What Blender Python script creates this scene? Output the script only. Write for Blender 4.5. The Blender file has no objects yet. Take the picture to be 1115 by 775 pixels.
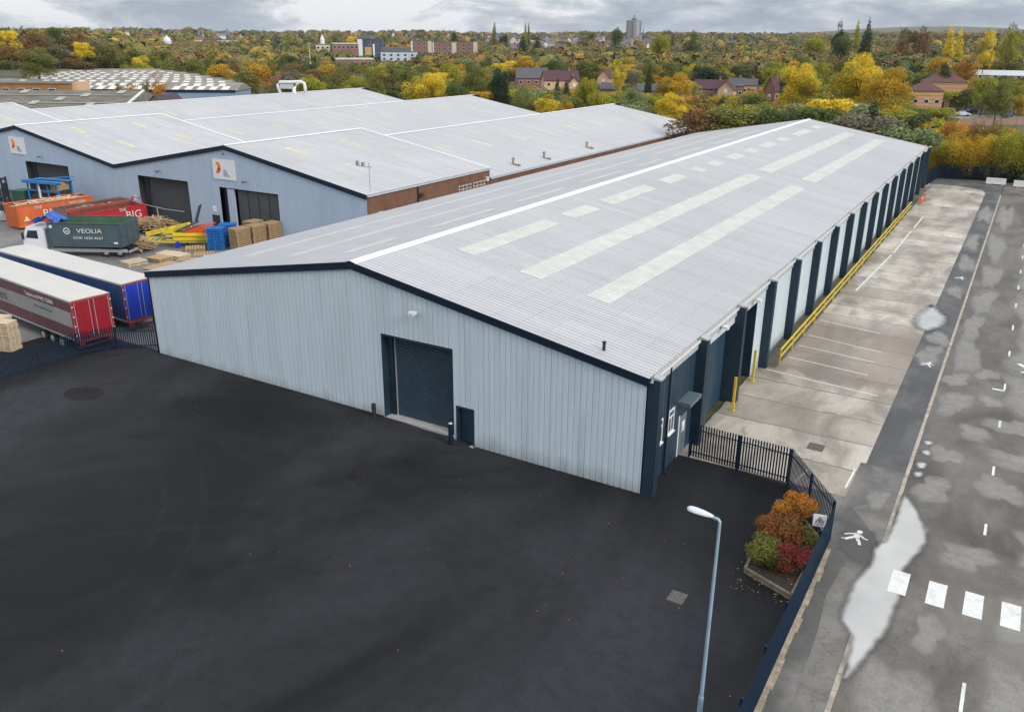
import bpy, math, random
import numpy as np
from mathutils import Vector, Matrix
R = math.radians
random.seed(7); rng = np.random.default_rng(7)
S = bpy.context.scene
COL = S.collection

# ------------------------------------------------------------------ camera
F, YAW, PITCH, ROLL = 917.4647, -0.538699, 0.358685, 0.0065113
CAM = Vector((13.162, -34.446, 20.8176))
_f = Vector((math.sin(YAW)*math.cos(PITCH), math.cos(YAW)*math.cos(PITCH), -math.sin(PITCH)))
_r0 = Vector((math.cos(YAW), -math.sin(YAW), 0)); _u0 = _r0.cross(_f)
_r = _r0*math.cos(ROLL) + _u0*math.sin(ROLL); _u = -_r0*math.sin(ROLL) + _u0*math.cos(ROLL)
cam = bpy.data.cameras.new('camera'); camo = bpy.data.objects.new('camera', cam); COL.objects.link(camo)
cam.sensor_width = 36; cam.lens = F/1115*36; cam.clip_end = 20000; cam.clip_start = 0.5
m = Matrix((_r, _u, -_f)).transposed().to_4x4(); m.translation = CAM; camo.matrix_world = m
S.camera = camo

def ray(px, py): return _f + _r*((px-557.5)/F) + _u*((387.5-py)/F)
def at(px, py, z=0.0):
    d = ray(px, py); t = (z-CAM.z)/d.z; return CAM + d*t
def away(px, dist):                      # ground-plan point at a distance in a bearing
    d = ray(px, 44); h = math.hypot(d.x, d.y)
    return CAM.x + d.x/h*dist, CAM.y + d.y/h*dist
def topz(px, py, dist):                  # height of something seen at row py
    d = ray(px, py); h = math.hypot(d.x, d.y); return CAM.z + d.z/h*dist
def pix(x, y, z):
    d = Vector((x, y, z)) - CAM; q = d.dot(_f)
    return (557.5+F*d.dot(_r)/q, 387.5-F*d.dot(_u)/q, q) if q > 1 else (-9999, -9999, q)

# ------------------------------------------------------------------ terrain
HD = [(0, 0), (300, 0), (450, 2), (900, 7), (1500, 20), (3000, 31), (4500, 35), (6500, 38), (9000, 20)]
def sstep(a, b, v):
    t = min(1, max(0, (v-a)/(b-a))); return t*t*(3-2*t)
def height(x, y):
    dx, dy = x-CAM.x, y-CAM.y; d = math.hypot(dx, dy)
    for (a, ha), (b, hb) in zip(HD, HD[1:]):
        if d <= b: h = ha+(hb-ha)*(d-a)/(b-a); break
    else: h = 60
    az = math.atan2(dx, dy)
    h += 8*sstep(-0.88, -1.0, az)*sstep(230, 330, d)*(1-sstep(600, 1200, d))
    h += 60*sstep(3200, 5200, d)*math.exp(-((az+0.10)/0.17)**2)
    h += sstep(900, 2200, d)*4*math.sin(az*23+d*.002)
    return h
def zy(x, y):                            # gentle fall of the tarmac yard
    if x > -8: return 0.0
    return 0.34*sstep(-9, -15, x)*(1-sstep(-12, -30, y)*0.7)*(1-sstep(-44, -62, x))

# ------------------------------------------------------------------ materials
def new_mat(name):
    m = bpy.data.materials.new(name); m.use_nodes = True
    nt = m.node_tree; b = nt.nodes['Principled BSDF']; return m, nt, b
def N(nt, typ, **k):
    n = nt.nodes.new(typ)
    for a, v in k.items():
        if a.startswith('i_'):
            n.inputs[a[2:].replace('_', ' ')].default_value = v
        else: setattr(n, a, v)
    return n
def coords(nt, scale=(1, 1, 1), obj=False, loc=(0, 0, 0)):
    mp = N(nt, 'ShaderNodeMapping'); mp.inputs['Scale'].default_value = scale; mp.inputs['Location'].default_value = loc
    if obj:
        t = N(nt, 'ShaderNodeTexCoord'); nt.links.new(t.outputs['Object'], mp.inputs['Vector'])
    else:
        t = N(nt, 'ShaderNodeNewGeometry'); nt.links.new(t.outputs['Position'], mp.inputs['Vector'])
    return mp.outputs['Vector']
def ramp(nt, fac, stops, mode='LINEAR'):
    r = N(nt, 'ShaderNodeValToRGB'); nt.links.new(fac, r.inputs['Fac']); r.color_ramp.interpolation = mode
    cr = r.color_ramp
    while len(cr.elements) < len(stops): cr.elements.new(0.5)
    for e, (p, c) in zip(cr.elements, stops):
        e.position = p; e.color = (c, c, c, 1) if isinstance(c, (int, float)) else (*c, 1)
    return r.outputs['Color']
def noise(nt, vec, scale, detail=4, rough=.6, dist=0.0):
    n = N(nt, 'ShaderNodeTexNoise'); n.inputs['Scale'].default_value = scale; n.inputs['Detail'].default_value = detail
    n.inputs['Roughness'].default_value = rough; n.inputs['Distortion'].default_value = dist
    nt.links.new(vec, n.inputs['Vector']); return n.outputs['Fac']
def mixc(nt, fac, a, b, blend='MIX'):
    n = N(nt, 'ShaderNodeMix', data_type='RGBA', blend_type=blend)
    for sock, v in ((n.inputs[0], fac), (n.inputs[6], a), (n.inputs[7], b)):
        if isinstance(v, (int, float)): sock.default_value = v
        elif isinstance(v, tuple): sock.default_value = (*v, 1)
        else: nt.links.new(v, sock)
    return n.outputs[2]
def mth(nt, op, a, b=0.0, clamp=False):
    n = N(nt, 'ShaderNodeMath', operation=op, use_clamp=clamp)
    for i, v in enumerate((a, b)):
        if isinstance(v, (int, float)): n.inputs[i].default_value = v
        else: nt.links.new(v, n.inputs[i])
    return n.outputs[0]
def bump(nt, b, h, strength=.3, dist=.02):
    n = N(nt, 'ShaderNodeBump'); n.inputs['Strength'].default_value = strength; n.inputs['Distance'].default_value = dist
    nt.links.new(h, n.inputs['Height']); nt.links.new(n.outputs['Normal'], b.inputs['Normal'])
MATS = {}
def simple(name, col, rough=.6, metal=0.0, var=.12, sc=3.0, stretch=(1, 1, 1), obj=False, spec=.5, dirt=None):
    if name in MATS: return MATS[name]
    m, nt, b = new_mat(name)
    v = coords(nt, stretch, obj)
    n1 = noise(nt, v, sc, 5)
    c = ramp(nt, n1, [(.3, tuple(x*(1-var) for x in col)), (.7, tuple(min(1, x*(1+var)) for x in col))])
    if dirt:
        n2 = noise(nt, v, sc*.3, 6, .7)
        c = mixc(nt, ramp(nt, n2, [(.5, 0.0), (.75, dirt[1])]), c, dirt[0])
    nt.links.new(c, b.inputs['Base Color'])
    b.inputs['Roughness'].default_value = rough; b.inputs['Metallic'].default_value = metal
    b.inputs['Specular IOR Level'].default_value = spec
    MATS[name] = m; return m
def objcol(name, rough=.5, var=.15, sc=2.0, metal=0.0):
    m, nt, b = new_mat(name)
    oi = N(nt, 'ShaderNodeObjectInfo'); n1 = noise(nt, coords(nt, (1, 1, 1)), sc, 4)
    f = ramp(nt, n1, [(.3, 1-var), (.7, 1+var)]); c = mixc(nt, 1.0, oi.outputs['Color'], f, 'MULTIPLY')
    nt.links.new(c, b.inputs['Base Color']); b.inputs['Roughness'].default_value = rough
    b.inputs['Metallic'].default_value = metal; MATS[name] = m; return m

navy = simple('navy_trim', (.006, .015, .032), .5, var=.2, sc=1.5, spec=.25)
navyp = simple('navy_pier', (.017, .034, .052), .55, var=.3, sc=1.2, stretch=(1, 1, .3), spec=.25, dirt=((.03, .05, .07), .5))
navyc = simple('navy_cladding', (.022, .046, .070), .42, var=.2, sc=1.5, stretch=(1, 1, .2), spec=.3)
navyf = simple('navy_fence_steel', (.006, .019, .040), .5, var=.2, spec=.25)
greyw = simple('goosewing_cladding', (.53, .61, .655), .45, var=.05, sc=1.2, stretch=(2, 2, .15), dirt=((.36, .40, .43), .5))
greyl = simple('blue_grey_cladding', (.40, .49, .60), .42, var=.06, sc=.8, stretch=(1, 1, .2), dirt=((.31, .39, .48), .35))
white = simple('white_paint', (.72, .73, .73), .5, var=.05)
offw = simple('off_white', (.60, .60, .58), .5, var=.08)
steel = simple('galvanised_steel', (.45, .47, .49), .45, .4, var=.12)
black = simple('black_rubber', (.018, .018, .018), .8, var=.2)
dark = simple('dark_void', (.02, .022, .026), .7)
yellow = simple('yellow_paint', (.62, .47, .02), .45, var=.15, sc=4)
woodm = simple('pallet_wood', (.42, .29, .16), .8, var=.3, sc=6, stretch=(1, 4, 4))
woodl = simple('fresh_pallet_wood', (.58, .47, .33), .8, var=.12, sc=5)
concrete_plain = simple('plain_concrete', (.38, .37, .35), .85, var=.15, sc=2.5)
skyl = simple('skylight_sheet', (.535, .535, .49), .42, var=.12, sc=.9, dirt=((.50, .49, .42), .6))
glass = simple('dark_glass', (.02, .03, .045), .12, var=.1)
bark = simple('bark', (.07, .05, .035), .9, var=.3, sc=2)
roofc = objcol('roof_tiles', .8, .2, 1.5)
wallc = objcol('house_wall', .85, .12, 1.2)
paint = objcol('vehicle_paint', .3, .05, 2)

m = greyw; nt = m.node_tree; b = nt.nodes['Principled BSDF']; src = b.inputs['Base Color'].links[0].from_socket       # splashed dirt along the foot of the cladding
g_ = N(nt, 'ShaderNodeNewGeometry'); sp_ = N(nt, 'ShaderNodeSeparateXYZ'); nt.links.new(g_.outputs['Position'], sp_.inputs[0])
splash = mth(nt, 'SUBTRACT', mth(nt, 'MULTIPLY', noise(nt, coords(nt, (1, 1, .3)), 1.1, 6, .7), 1.9), sp_.outputs[2], True)
nt.links.new(mixc(nt, mth(nt, 'MULTIPLY', splash, .55), src, (.16, .155, .14)), b.inputs['Base Color'])
def roof_mat(name, col, axis, streak, step=1.45):
    m, nt, b = new_mat(name)
    v = coords(nt, streak)
    n1 = noise(nt, v, 1.0, 6, .65); n2 = noise(nt, coords(nt, (1, 1, 1)), .07, 4, .6)
    c = ramp(nt, n1, [(.25, tuple(x*.86 for x in col)), (.75, tuple(x*1.06 for x in col))])
    c = mixc(nt, ramp(nt, n2, [(.42, 0.0), (.72, .55)]), c, tuple(x*.80 for x in col))
    sp = N(nt, 'ShaderNodeSeparateXYZ'); nt.links.new(coords(nt), sp.inputs[0])
    fr = mth(nt, 'FRACT', mth(nt, 'DIVIDE', sp.outputs[0], step))
    line = mth(nt, 'LESS_THAN', fr, .05)
    c = mixc(nt, mth(nt, 'MULTIPLY', line, .16), c, tuple(x*.45 for x in col))
    # sheet ends: slightly different batches of sheets
    vb = N(nt, 'ShaderNodeTexVoronoi'); vb.inputs['Scale'].default_value = 1.0
    mp = coords(nt, (.17, 1.0, 0)); fl = N(nt, 'ShaderNodeVectorMath', operation='FLOOR'); nt.links.new(mp, fl.inputs[0])
    wn = N(nt, 'ShaderNodeTexWhiteNoise'); nt.links.new(fl.outputs[0], wn.inputs['Vector'])
    c = mixc(nt, 1.0, c, ramp(nt, wn.outputs['Value'], [(0, .95), (1, 1.03)]), 'MULTIPLY')
    nt.links.new(c, b.inputs['Base Color']); b.inputs['Roughness'].default_value = .48
    b.inputs['Specular IOR Level'].default_value = .4
    return m
roofm = roof_mat('pale_roof_sheet', (.455, .457, .465), 'x', (.12, 1.6, .12))
roofb = roof_mat('pale_roof_sheet_old', (.465, .465, .47), 'x', (.12, 1.2, .12), 1.8)

def tarmac_mat(name, base, lift, patch, patch_amt, scale=.12, rough=(.55, .85), stretch=(1, 1, 1), grain=.35, seed=0):
    m, nt, b = new_mat(name)
    v = coords(nt, loc=(seed, seed*2, 0)); vs = coords(nt, stretch, loc=(seed, seed, 0))
    fine = noise(nt, v, 13, 5, .85); mid = noise(nt, v, 1.6, 6, .65); big = noise(nt, vs, scale, 5, .6, .6)
    c = ramp(nt, big, [(.38, base), (.60, lift)])
    c = mixc(nt, ramp(nt, mid, [(.4, 0.0), (.75, .35)]), c, tuple(x*.8 for x in base))
    c = mixc(nt, 1.0, c, ramp(nt, fine, [(.3, 1-grain), (.72, 1+grain)]), 'MULTIPLY')
    if patch:
        pn = noise(nt, coords(nt, (1, .45, 1), loc=(seed+3, 5, 0)), .42, 4, .55, .3)
        pf = ramp(nt, pn, [(.47, 0.0), (.66, patch_amt)])
        pn2 = noise(nt, v, 3.1, 5, .7)
        pf = mixc(nt, 1.0, pf, ramp(nt, pn2, [(.3, .45), (.6, 1.0)]), 'MULTIPLY')
        c = mixc(nt, pf, c, patch)
    vo = N(nt, 'ShaderNodeTexVoronoi', feature='DISTANCE_TO_EDGE'); vo.inputs['Scale'].default_value = .22
    wv = N(nt, 'ShaderNodeVectorMath', operation='ADD'); nz = N(nt, 'ShaderNodeTexNoise'); nz.inputs['Scale'].default_value = .8; nz.inputs['Detail'].default_value = 6
    nt.links.new(v, nz.inputs['Vector']); sc = N(nt, 'ShaderNodeVectorMath', operation='SCALE'); sc.inputs['Scale'].default_value = 2.2
    nt.links.new(nz.outputs['Color'], sc.inputs[0]); nt.links.new(v, wv.inputs[0]); nt.links.new(sc.outputs[0], wv.inputs[1]); nt.links.new(wv.outputs[0], vo.inputs['Vector'])
    if patch:
        crack = ramp(nt, vo.outputs['Distance'], [(.001, .45), (.005, 0.0)])
        c = mixc(nt, crack, c, tuple(x*.4 for x in base))
    nt.links.new(c, b.inputs['Base Color'])
    rr = ramp(nt, big, [(.35, rough[0]), (.65, rough[1])]); nt.links.new(rr, b.inputs['Roughness'])
    b.inputs['Specular IOR Level'].default_value = .22
    bump(nt, b, fine, .35, .008)
    return m
yardm = tarmac_mat('fresh_tarmac', (.0022, .0025, .0036), (.031, .032, .037), None, 0, .07, (.62, .9), (1, .55, 1), .45)
roadm = tarmac_mat('worn_road_tarmac', (.082, .073, .063), (.150, .136, .120), (.27, .252, .228), .4, .25, (.5, .8), (1, .6, 1), .3, 11)
walkm = tarmac_mat('walkway_tarmac', (.085, .082, .078), (.13, .125, .118), (.30, .28, .26), .5, .3, (.5, .8), (1, .6, 1), .25, 31)
walkn = tarmac_mat('new_walkway_tarmac', (.062, .062, .064), (.105, .104, .104), (.28, .27, .26), .35, .3, (.5, .8), (1, .6, 1), .22, 51)
lyard = tarmac_mat('works_yard_surface', (.13, .13, .13), (.20, .198, .19), (.30, .29, .28), .4, .1, (.5, .85), (1, 1, 1), .2, 71)

def concrete_mat():
    m, nt, b = new_mat('stained_concrete')
    v = coords(nt)
    a = noise(nt, coords(nt, (1, .5, 1)), .24, 5, .6, .4); s = noise(nt, coords(nt, (1, .42, 1)), .34, 6, .66, .5); fine = noise(nt, v, 7, 5, .75)
    c = ramp(nt, a, [(.32, (.34, .302, .256)), (.5, (.47, .43, .375)), (.68, (.59, .555, .505))])
    br = N(nt, 'ShaderNodeTexBrick'); br.offset = .0; br.inputs['Scale'].default_value = 1
    br.inputs['Mortar Size'].default_value = .05; br.inputs['Mortar Smooth'].default_value = .4; br.inputs['Brick Width'].default_value = 9.2; br.inputs['Row Height'].default_value = 3.4
    br.inputs['Color1'].default_value = (1.05, 1.04, 1.02, 1); br.inputs['Color2'].default_value = (.70, .66, .61, 1); br.inputs['Mortar'].default_value = (.10, .085, .07, 1)
    nw = N(nt, 'ShaderNodeTexNoise'); nw.inputs['Scale'].default_value = .7; nw.inputs['Detail'].default_value = 7; nt.links.new(v, nw.inputs['Vector'])
    sc = N(nt, 'ShaderNodeVectorMath', operation='SCALE'); sc.inputs['Scale'].default_value = .55; nt.links.new(nw.outputs['Color'], sc.inputs[0])
    ad = N(nt, 'ShaderNodeVectorMath', operation='ADD'); nt.links.new(coords(nt, loc=(-.25, 1.9, 0)), ad.inputs[0]); nt.links.new(sc.outputs[0], ad.inputs[1])
    nt.links.new(ad.outputs[0], br.inputs['Vector'])
    c = mixc(nt, .9, c, br.outputs['Color'], 'MULTIPLY')
    c = mixc(nt, ramp(nt, s, [(.45, 0.0), (.62, .72)]), c, (.13, .102, .076))
    sp = N(nt, 'ShaderNodeSeparateXYZ'); nt.links.new(v, sp.inputs[0]); yy = mth(nt, 'ADD', sp.outputs[1], mth(nt, 'MULTIPLY', s, 7.0))
    band = mth(nt, 'MULTIPLY', mth(nt, 'MULTIPLY', mth(nt, 'SUBTRACT', yy, 23.5), 1.2, True), mth(nt, 'MULTIPLY', mth(nt, 'SUBTRACT', 38.0, yy), .35, True), True)
    c = mixc(nt, mth(nt, 'MULTIPLY', band, .62), c, (.17, .128, .095))
    hb = noise(nt, coords(nt, (1, 1, 1), loc=(9, 4, 0)), .5, 6, .7, .8)
    c = mixc(nt, ramp(nt, hb, [(.60, 0.0), (.66, .45), (.70, 0.0)]), c, (.10, .08, .06))
    c = mixc(nt, 1.0, c, ramp(nt, fine, [(.28, .84), (.72, 1.12)]), 'MULTIPLY')
    nt.links.new(ramp(nt, s, [(.4, .75), (.62, .38)]), b.inputs['Roughness'])
    nt.links.new(c, b.inputs['Base Color']); bump(nt, b, fine, .2, .01); return m
concm = concrete_mat()

def brick_mat(name, c1, c2, mortar, stain=.5):
    m, nt, b = new_mat(name)
    br = N(nt, 'ShaderNodeTexBrick'); br.inputs['Scale'].default_value = 1; br.inputs['Mortar Size'].default_value = .012
    br.inputs['Brick Width'].default_value = .235; br.inputs['Row Height'].default_value = .08
    br.inputs['Color1'].default_value = (*c1, 1); br.inputs['Color2'].default_value = (*c2, 1); br.inputs['Mortar'].default_value = (*mortar, 1)
    g = N(nt, 'ShaderNodeNewGeometry'); sp = N(nt, 'ShaderNodeSeparateXYZ'); cb = N(nt, 'ShaderNodeCombineXYZ')
    nt.links.new(g.outputs['Position'], sp.inputs[0]); nt.links.new(mth(nt, 'ADD', sp.outputs[0], sp.outputs[1]), cb.inputs[0]); nt.links.new(sp.outputs[2], cb.inputs[1])
    nt.links.new(cb.outputs[0], br.inputs['Vector'])
    n1 = noise(nt, coords(nt, (1, 1, .6)), .5, 6, .7)
    c = mixc(nt, ramp(nt, n1, [(.45, 0.0), (.7, stain)]), br.outputs['Color'], tuple(x*.35 for x in c1))
    nt.links.new(c, b.inputs['Base Color']); b.inputs['Roughness'].default_value = .85; return m
brickm = brick_mat('red_brown_brick', (.21, .078, .035), (.14, .05, .024), (.14, .11, .085), .7)
brickr = brick_mat('red_brick', (.26, .085, .05), (.2, .06, .04), (.25, .2, .17), .2)
bricko = brick_mat('orange_brick', (.66, .40, .20), (.58, .34, .17), (.5, .42, .33), .12)

def leaf_mat():
    m, nt, b = new_mat('foliage')
    oi = N(nt, 'ShaderNodeObjectInfo'); at1 = N(nt, 'ShaderNodeAttribute', attribute_name='tint'); at2 = N(nt, 'ShaderNodeAttribute', attribute_name='clump')
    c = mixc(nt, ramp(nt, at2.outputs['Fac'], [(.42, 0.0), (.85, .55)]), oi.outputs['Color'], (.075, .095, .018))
    c = mixc(nt, 1.0, c, ramp(nt, at1.outputs['Fac'], [(0, .80), (.5, 1.2), (1, 1.65)]), 'MULTIPLY')
    nt.links.new(c, b.inputs['Base Color']); b.inputs['Roughness'].default_value = .7; b.inputs['Specular IOR Level'].default_value = .2
    tr = N(nt, 'ShaderNodeBsdfTranslucent'); nt.links.new(c, tr.inputs['Color'])
    mx = N(nt, 'ShaderNodeMixShader'); mx.inputs[0].default_value = .28
    out = nt.nodes['Material Output']
    nt.links.new(b.outputs[0], mx.inputs[1]); nt.links.new(tr.outputs[0], mx.inputs[2]); nt.links.new(mx.outputs[0], out.inputs['Surface'])
    return m
leafm = leaf_mat()
def farleaf_mat():
    m, nt, b = new_mat('far_foliage')
    at1 = N(nt, 'ShaderNodeAttribute', attribute_name='tint'); at2 = N(nt, 'ShaderNodeAttribute', attribute_name='clump')
    c = ramp(nt, at2.outputs['Fac'], [(0, (.04, .058, .03)), (.18, (.075, .09, .035)), (.36, (.15, .155, .05)), (.5, (.21, .185, .055)), (.62, (.16, .115, .06)), (.74, (.25, .155, .05)), (.84, (.42, .31, .045)), (.92, (.12, .105, .08)), (1, (.52, .38, .045))])
    c = mixc(nt, 1.0, c, ramp(nt, at1.outputs['Fac'], [(0, .90), (1, 1.10)]), 'MULTIPLY')
    nt.links.new(c, b.inputs['Base Color']); b.inputs['Roughness'].default_value = .8; b.inputs['Specular IOR Level'].default_value = .1; return m
farm = farleaf_mat()
def terrain_mat():
    m, nt, b = new_mat('grass_and_scrub')
    v = coords(nt); a = noise(nt, v, .012, 6, .65); f = noise(nt, v, .35, 5, .7)
    c = ramp(nt, a, [(.35, (.055, .065, .022)), (.5, (.085, .08, .03)), (.65, (.12, .09, .035))])
    c = mixc(nt, 1.0, c, ramp(nt, f, [(.3, .6), (.7, 1.4)]), 'MULTIPLY'); nt.links.new(c, b.inputs['Base Color']); b.inputs['Roughness'].default_value = .9; return m
terrm = terrain_mat()

# ------------------------------------------------------------------ mesh helpers
class MB:
    def __init__(s): s.v = []; s.f = []; s.m = []
    def add(s, vs, fs, mi=0):
        k = len(s.v); s.v += [tuple(v) for v in vs]; s.f += [tuple(i+k for i in f) for f in fs]; s.m += [mi]*len(fs); return s
    def box(s, x0, x1, y0, y1, z0, z1, mi=0):
        return s.add([(x0,y0,z0),(x1,y0,z0),(x1,y1,z0),(x0,y1,z0),(x0,y0,z1),(x1,y0,z1),(x1,y1,z1),(x0,y1,z1)],
            [(0,3,2,1),(4,5,6,7),(0,1,5,4),(1,2,6,5),(2,3,7,6),(3,0,4,7)], mi)
    def beam(s, a, b, w, h, mi=0, up=(0, 0, 1)):   # bar between two points, w across, h along up
        a, b = Vector(a), Vector(b); d = (b-a).normalized(); up = Vector(up)
        if abs(d.dot(up)) > .98: up = Vector((1, 0, 0))
        sd = d.cross(up).normalized()*w/2; uu = sd.cross(d).normalized()*h/2
        vs = [a-sd-uu, a+sd-uu, a+sd+uu, a-sd+uu, b-sd-uu, b+sd-uu, b+sd+uu, b-sd+uu]
        return s.add(vs, [(0,1,2,3),(7,6,5,4),(0,4,5,1),(1,5,6,2),(2,6,7,3),(3,7,4,0)], mi)
    def tube(s, pts, rad, n=8, mi=0):
        pts = [Vector(p) for p in pts]; rad = rad if isinstance(rad, (list, tuple)) else [rad]*len(pts)
        k = len(s.v); d0 = None
        for i, p in enumerate(pts):
            d = (pts[min(i+1, len(pts)-1)]-pts[max(i-1, 0)]).normalized()
            up = Vector((0, 0, 1)) if abs(d.z) < .9 else Vector((1, 0, 0))
            a = d.cross(up).normalized(); b = d.cross(a)
            for j in range(n):
                t = 2*math.pi*j/n; s.v.append(tuple(p+(a*math.cos(t)+b*math.sin(t))*rad[i]))
        for i in range(len(pts)-1):
            for j in range(n):
                s.f.append((k+i*n+j, k+i*n+(j+1) % n, k+(i+1)*n+(j+1) % n, k+(i+1)*n+j)); s.m.append(mi)
        s.f.append(tuple(k+j for j in range(n))[::-1]); s.m.append(mi)
        s.f.append(tuple(k+(len(pts)-1)*n+j for j in range(n))); s.m.append(mi); return s
    def prism(s, poly, z0, z1, mi=0, axis='z'):    # polygon extruded along an axis
        n = len(poly)
        if axis == 'z': vs = [(x, y, z0) for x, y in poly]+[(x, y, z1) for x, y in poly]
        elif axis == 'y': vs = [(x, z0, y) for x, y in poly]+[(x, z1, y) for x, y in poly]
        else: vs = [(z0, x, y) for x, y in poly]+[(z1, x, y) for x, y in poly]
        return s.add(vs, [tuple(range(n))[::-1], tuple(range(n, 2*n))]+[(i, (i+1) % n, n+(i+1) % n, n+i) for i in range(n)], mi)
    def corr(s, P, U, V, N_, length, v0, v1, pitch=.333, depth=.035, mi=0):
        P, U, V, N_ = map(Vector, (P, U, V, N_)); us = []
        k = 0
        while True:
            for a, o in ((0, 1), (.72, 1), (.76, 0), (.87, 0), (.91, 1)):
                u = (k+a)*pitch
                if u >= length: break
                us.append((u, o))
            else: k += 1; continue
            break
        us.append((length, 1)); b = len(s.v)
        for u, o in us:
            q = P+U*u+N_*(o*depth)
            lo = v0(u) if callable(v0) else v0; hi = v1(u) if callable(v1) else v1
            s.v.append(tuple(q+V*lo)); s.v.append(tuple(q+V*hi))
        for i in range(len(us)-1):
            s.f.append((b+2*i, b+2*i+2, b+2*i+3, b+2*i+1)); s.m.append(mi)
        return s
    def build(s, name, mats, parent=None, world=False, smooth=False, label=None):
        me = bpy.data.meshes.new(name); vs = s.v
        if world and parent is not None:
            L = parent.location; vs = [(a-L.x, b-L.y, c-L.z) for a, b, c in vs]
        me.from_pydata(vs, [], s.f)
        mats = mats if isinstance(mats, (list, tuple)) else [mats]
        for q in mats: me.materials.append(q)
        if len(mats) > 1: me.polygons.foreach_set('material_index', s.m)
        if smooth: me.polygons.foreach_set('use_smooth', [True]*len(me.polygons))
        me.update(); o = bpy.data.objects.new(name, me); COL.objects.link(o)
        if parent is not None: o.parent = parent
        if label: o['label'] = label
        return o
def tag(o, label=None, cat=None, group=None, kind=None):
    if label: o['label'] = label
    if cat: o['category'] = cat
    if group: o['group'] = group
    if kind: o['kind'] = kind
    return o
def thing(name, label, cat, loc=(0, 0, 0), rz=0.0, group=None):
    o = bpy.data.objects.new(name, None); COL.objects.link(o); o.location = loc; o.rotation_euler = (0, 0, rz)
    o.empty_display_size = .5
    return tag(o, label, cat, group)
def struct(o): o['kind'] = 'structure'; return o
def dup(root, loc=None, rz=None, label=None, group=None):
    KIDS = {}
    for o in COL.objects:
        if o.parent: KIDS.setdefault(o.parent.name, []).append(o)
    def cp(o, parent):
        c = o.copy(); COL.objects.link(c); c.parent = parent
        for ch in KIDS.get(o.name, []): cp(ch, c)
        return c
    r = cp(root, None)
    if loc is not None: r.location = loc
    if rz is not None: r.rotation_euler = (0, 0, rz)
    if label: r['label'] = label
    if group: r['group'] = group
    return r
def text_obj(txt, size, loc, rot, mat, parent=None, name='lettering', ext=.01, align='CENTER', sx=1.0):
    cu = bpy.data.curves.new('t', 'FONT'); cu.body = txt; cu.size = size; cu.extrude = ext; cu.align_x = align; cu.align_y = 'CENTER'; cu.resolution_u = 3
    to = bpy.data.objects.new('t', cu); COL.objects.link(to)
    dg = bpy.context.evaluated_depsgraph_get(); dg.update()
    me = bpy.data.meshes.new_from_object(to.evaluated_get(dg)); bpy.data.objects.remove(to); bpy.data.curves.remove(cu)
    me.materials.clear(); me.materials.append(mat); me.name = name
    o = bpy.data.objects.new(name, me); COL.objects.link(o); o.location = loc; o.rotation_euler = rot; o.scale = (sx, 1, 1)
    if parent is not None: o.parent = parent
    return o
def sheet(name, mat, pts, z, kind='structure', zf=None, res=None):
    mb = MB()
    if res:
        xs = [p[0] for p in pts]; ys = [p[1] for p in pts]; x0, x1, y0, y1 = min(xs), max(xs), min(ys), max(ys)
        nx, ny = max(1, int((x1-x0)/res)), max(1, int((y1-y0)/res))
        for j in range(ny+1):
            for i in range(nx+1):
                x, y = x0+(x1-x0)*i/nx, y0+(y1-y0)*j/ny; mb.v.append((x, y, z+(zf(x, y) if zf else 0)))
        for j in range(ny):
            for i in range(nx):
                a = j*(nx+1)+i; mb.f.append((a, a+1, a+nx+2, a+nx+1)); mb.m.append(0)
    else: mb.add([(x, y, z) for x, y in pts], [tuple(range(len(pts)))])
    o = mb.build(name, mat); o['kind'] = kind; return o
def rect(x0, x1, y0, y1): return [(x0, y0), (x1, y0), (x1, y1), (x0, y1)]

# ------------------------------------------------------------------ setting
def terrain():
    mb = MB(); NA = 144; rs = [0]+[20*1.075**i for i in range(86)]
    rs = [r for r in rs if r < 6600]
    for r in rs[1:]:
        for a in range(NA):
            t = 2*math.pi*a/NA; x, y = CAM.x+r*math.sin(t), CAM.y+r*math.cos(t); mb.v.append((x, y, height(x, y)-.06))
    n = len(rs)-1
    for i in range(n-1):
        for a in range(NA):
            mb.f.append((i*NA+a, i*NA+(a+1) % NA, (i+1)*NA+(a+1) % NA, (i+1)*NA+a)[::-1]); mb.m.append(0)
    mb.f.append(tuple(range(NA))[::-1]); mb.m.append(0)
    struct(mb.build('ground', terrm))
terrain()
sheet('yard', yardm, rect(-46, 8.62, -60, 0.3), 0.004, zf=zy, res=1.2)
sheet('yard_side_strip', yardm, [(0, .3), (8.62, .3), (8.62, .75), (5.95, 4.9), (0, 5.15)], 0.004)
sheet('works_yard', lyard, rect(-175, -34.5, -40, 40), 0.0, zf=lambda x, y: zy(x, -5) if y < 25 else 0, res=3)
sheet('road', roadm, rect(10.98, 30, -75, 117.5), 0.0)
sheet('road_end', roadm, rect(8.7, 30, 117.5, 121.3), 0.0)
MB().box(8.9, 10.8, 9.2, 117.5, -.05, .035).build('walkway', walkn)['kind'] = 'structure'
MB().box(8.62, 10.8, -75, 9.2, -.05, .03).build('pavement', walkm)['kind'] = 'structure'
# flush stone kerb, in lengths
mb = MB(); y = -75.0
while y < 108:
    L = .9+random.random()*.06; mb.box(10.8, 10.975+random.uniform(-.01, .01), y+.012, y+L-.012, -.05, .043+random.uniform(-.003, .003)); y += L
mb.build('kerb', simple('kerb_stone', (.36, .31, .25), .8, var=.35, sc=1.3))['kind'] = 'structure'
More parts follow.
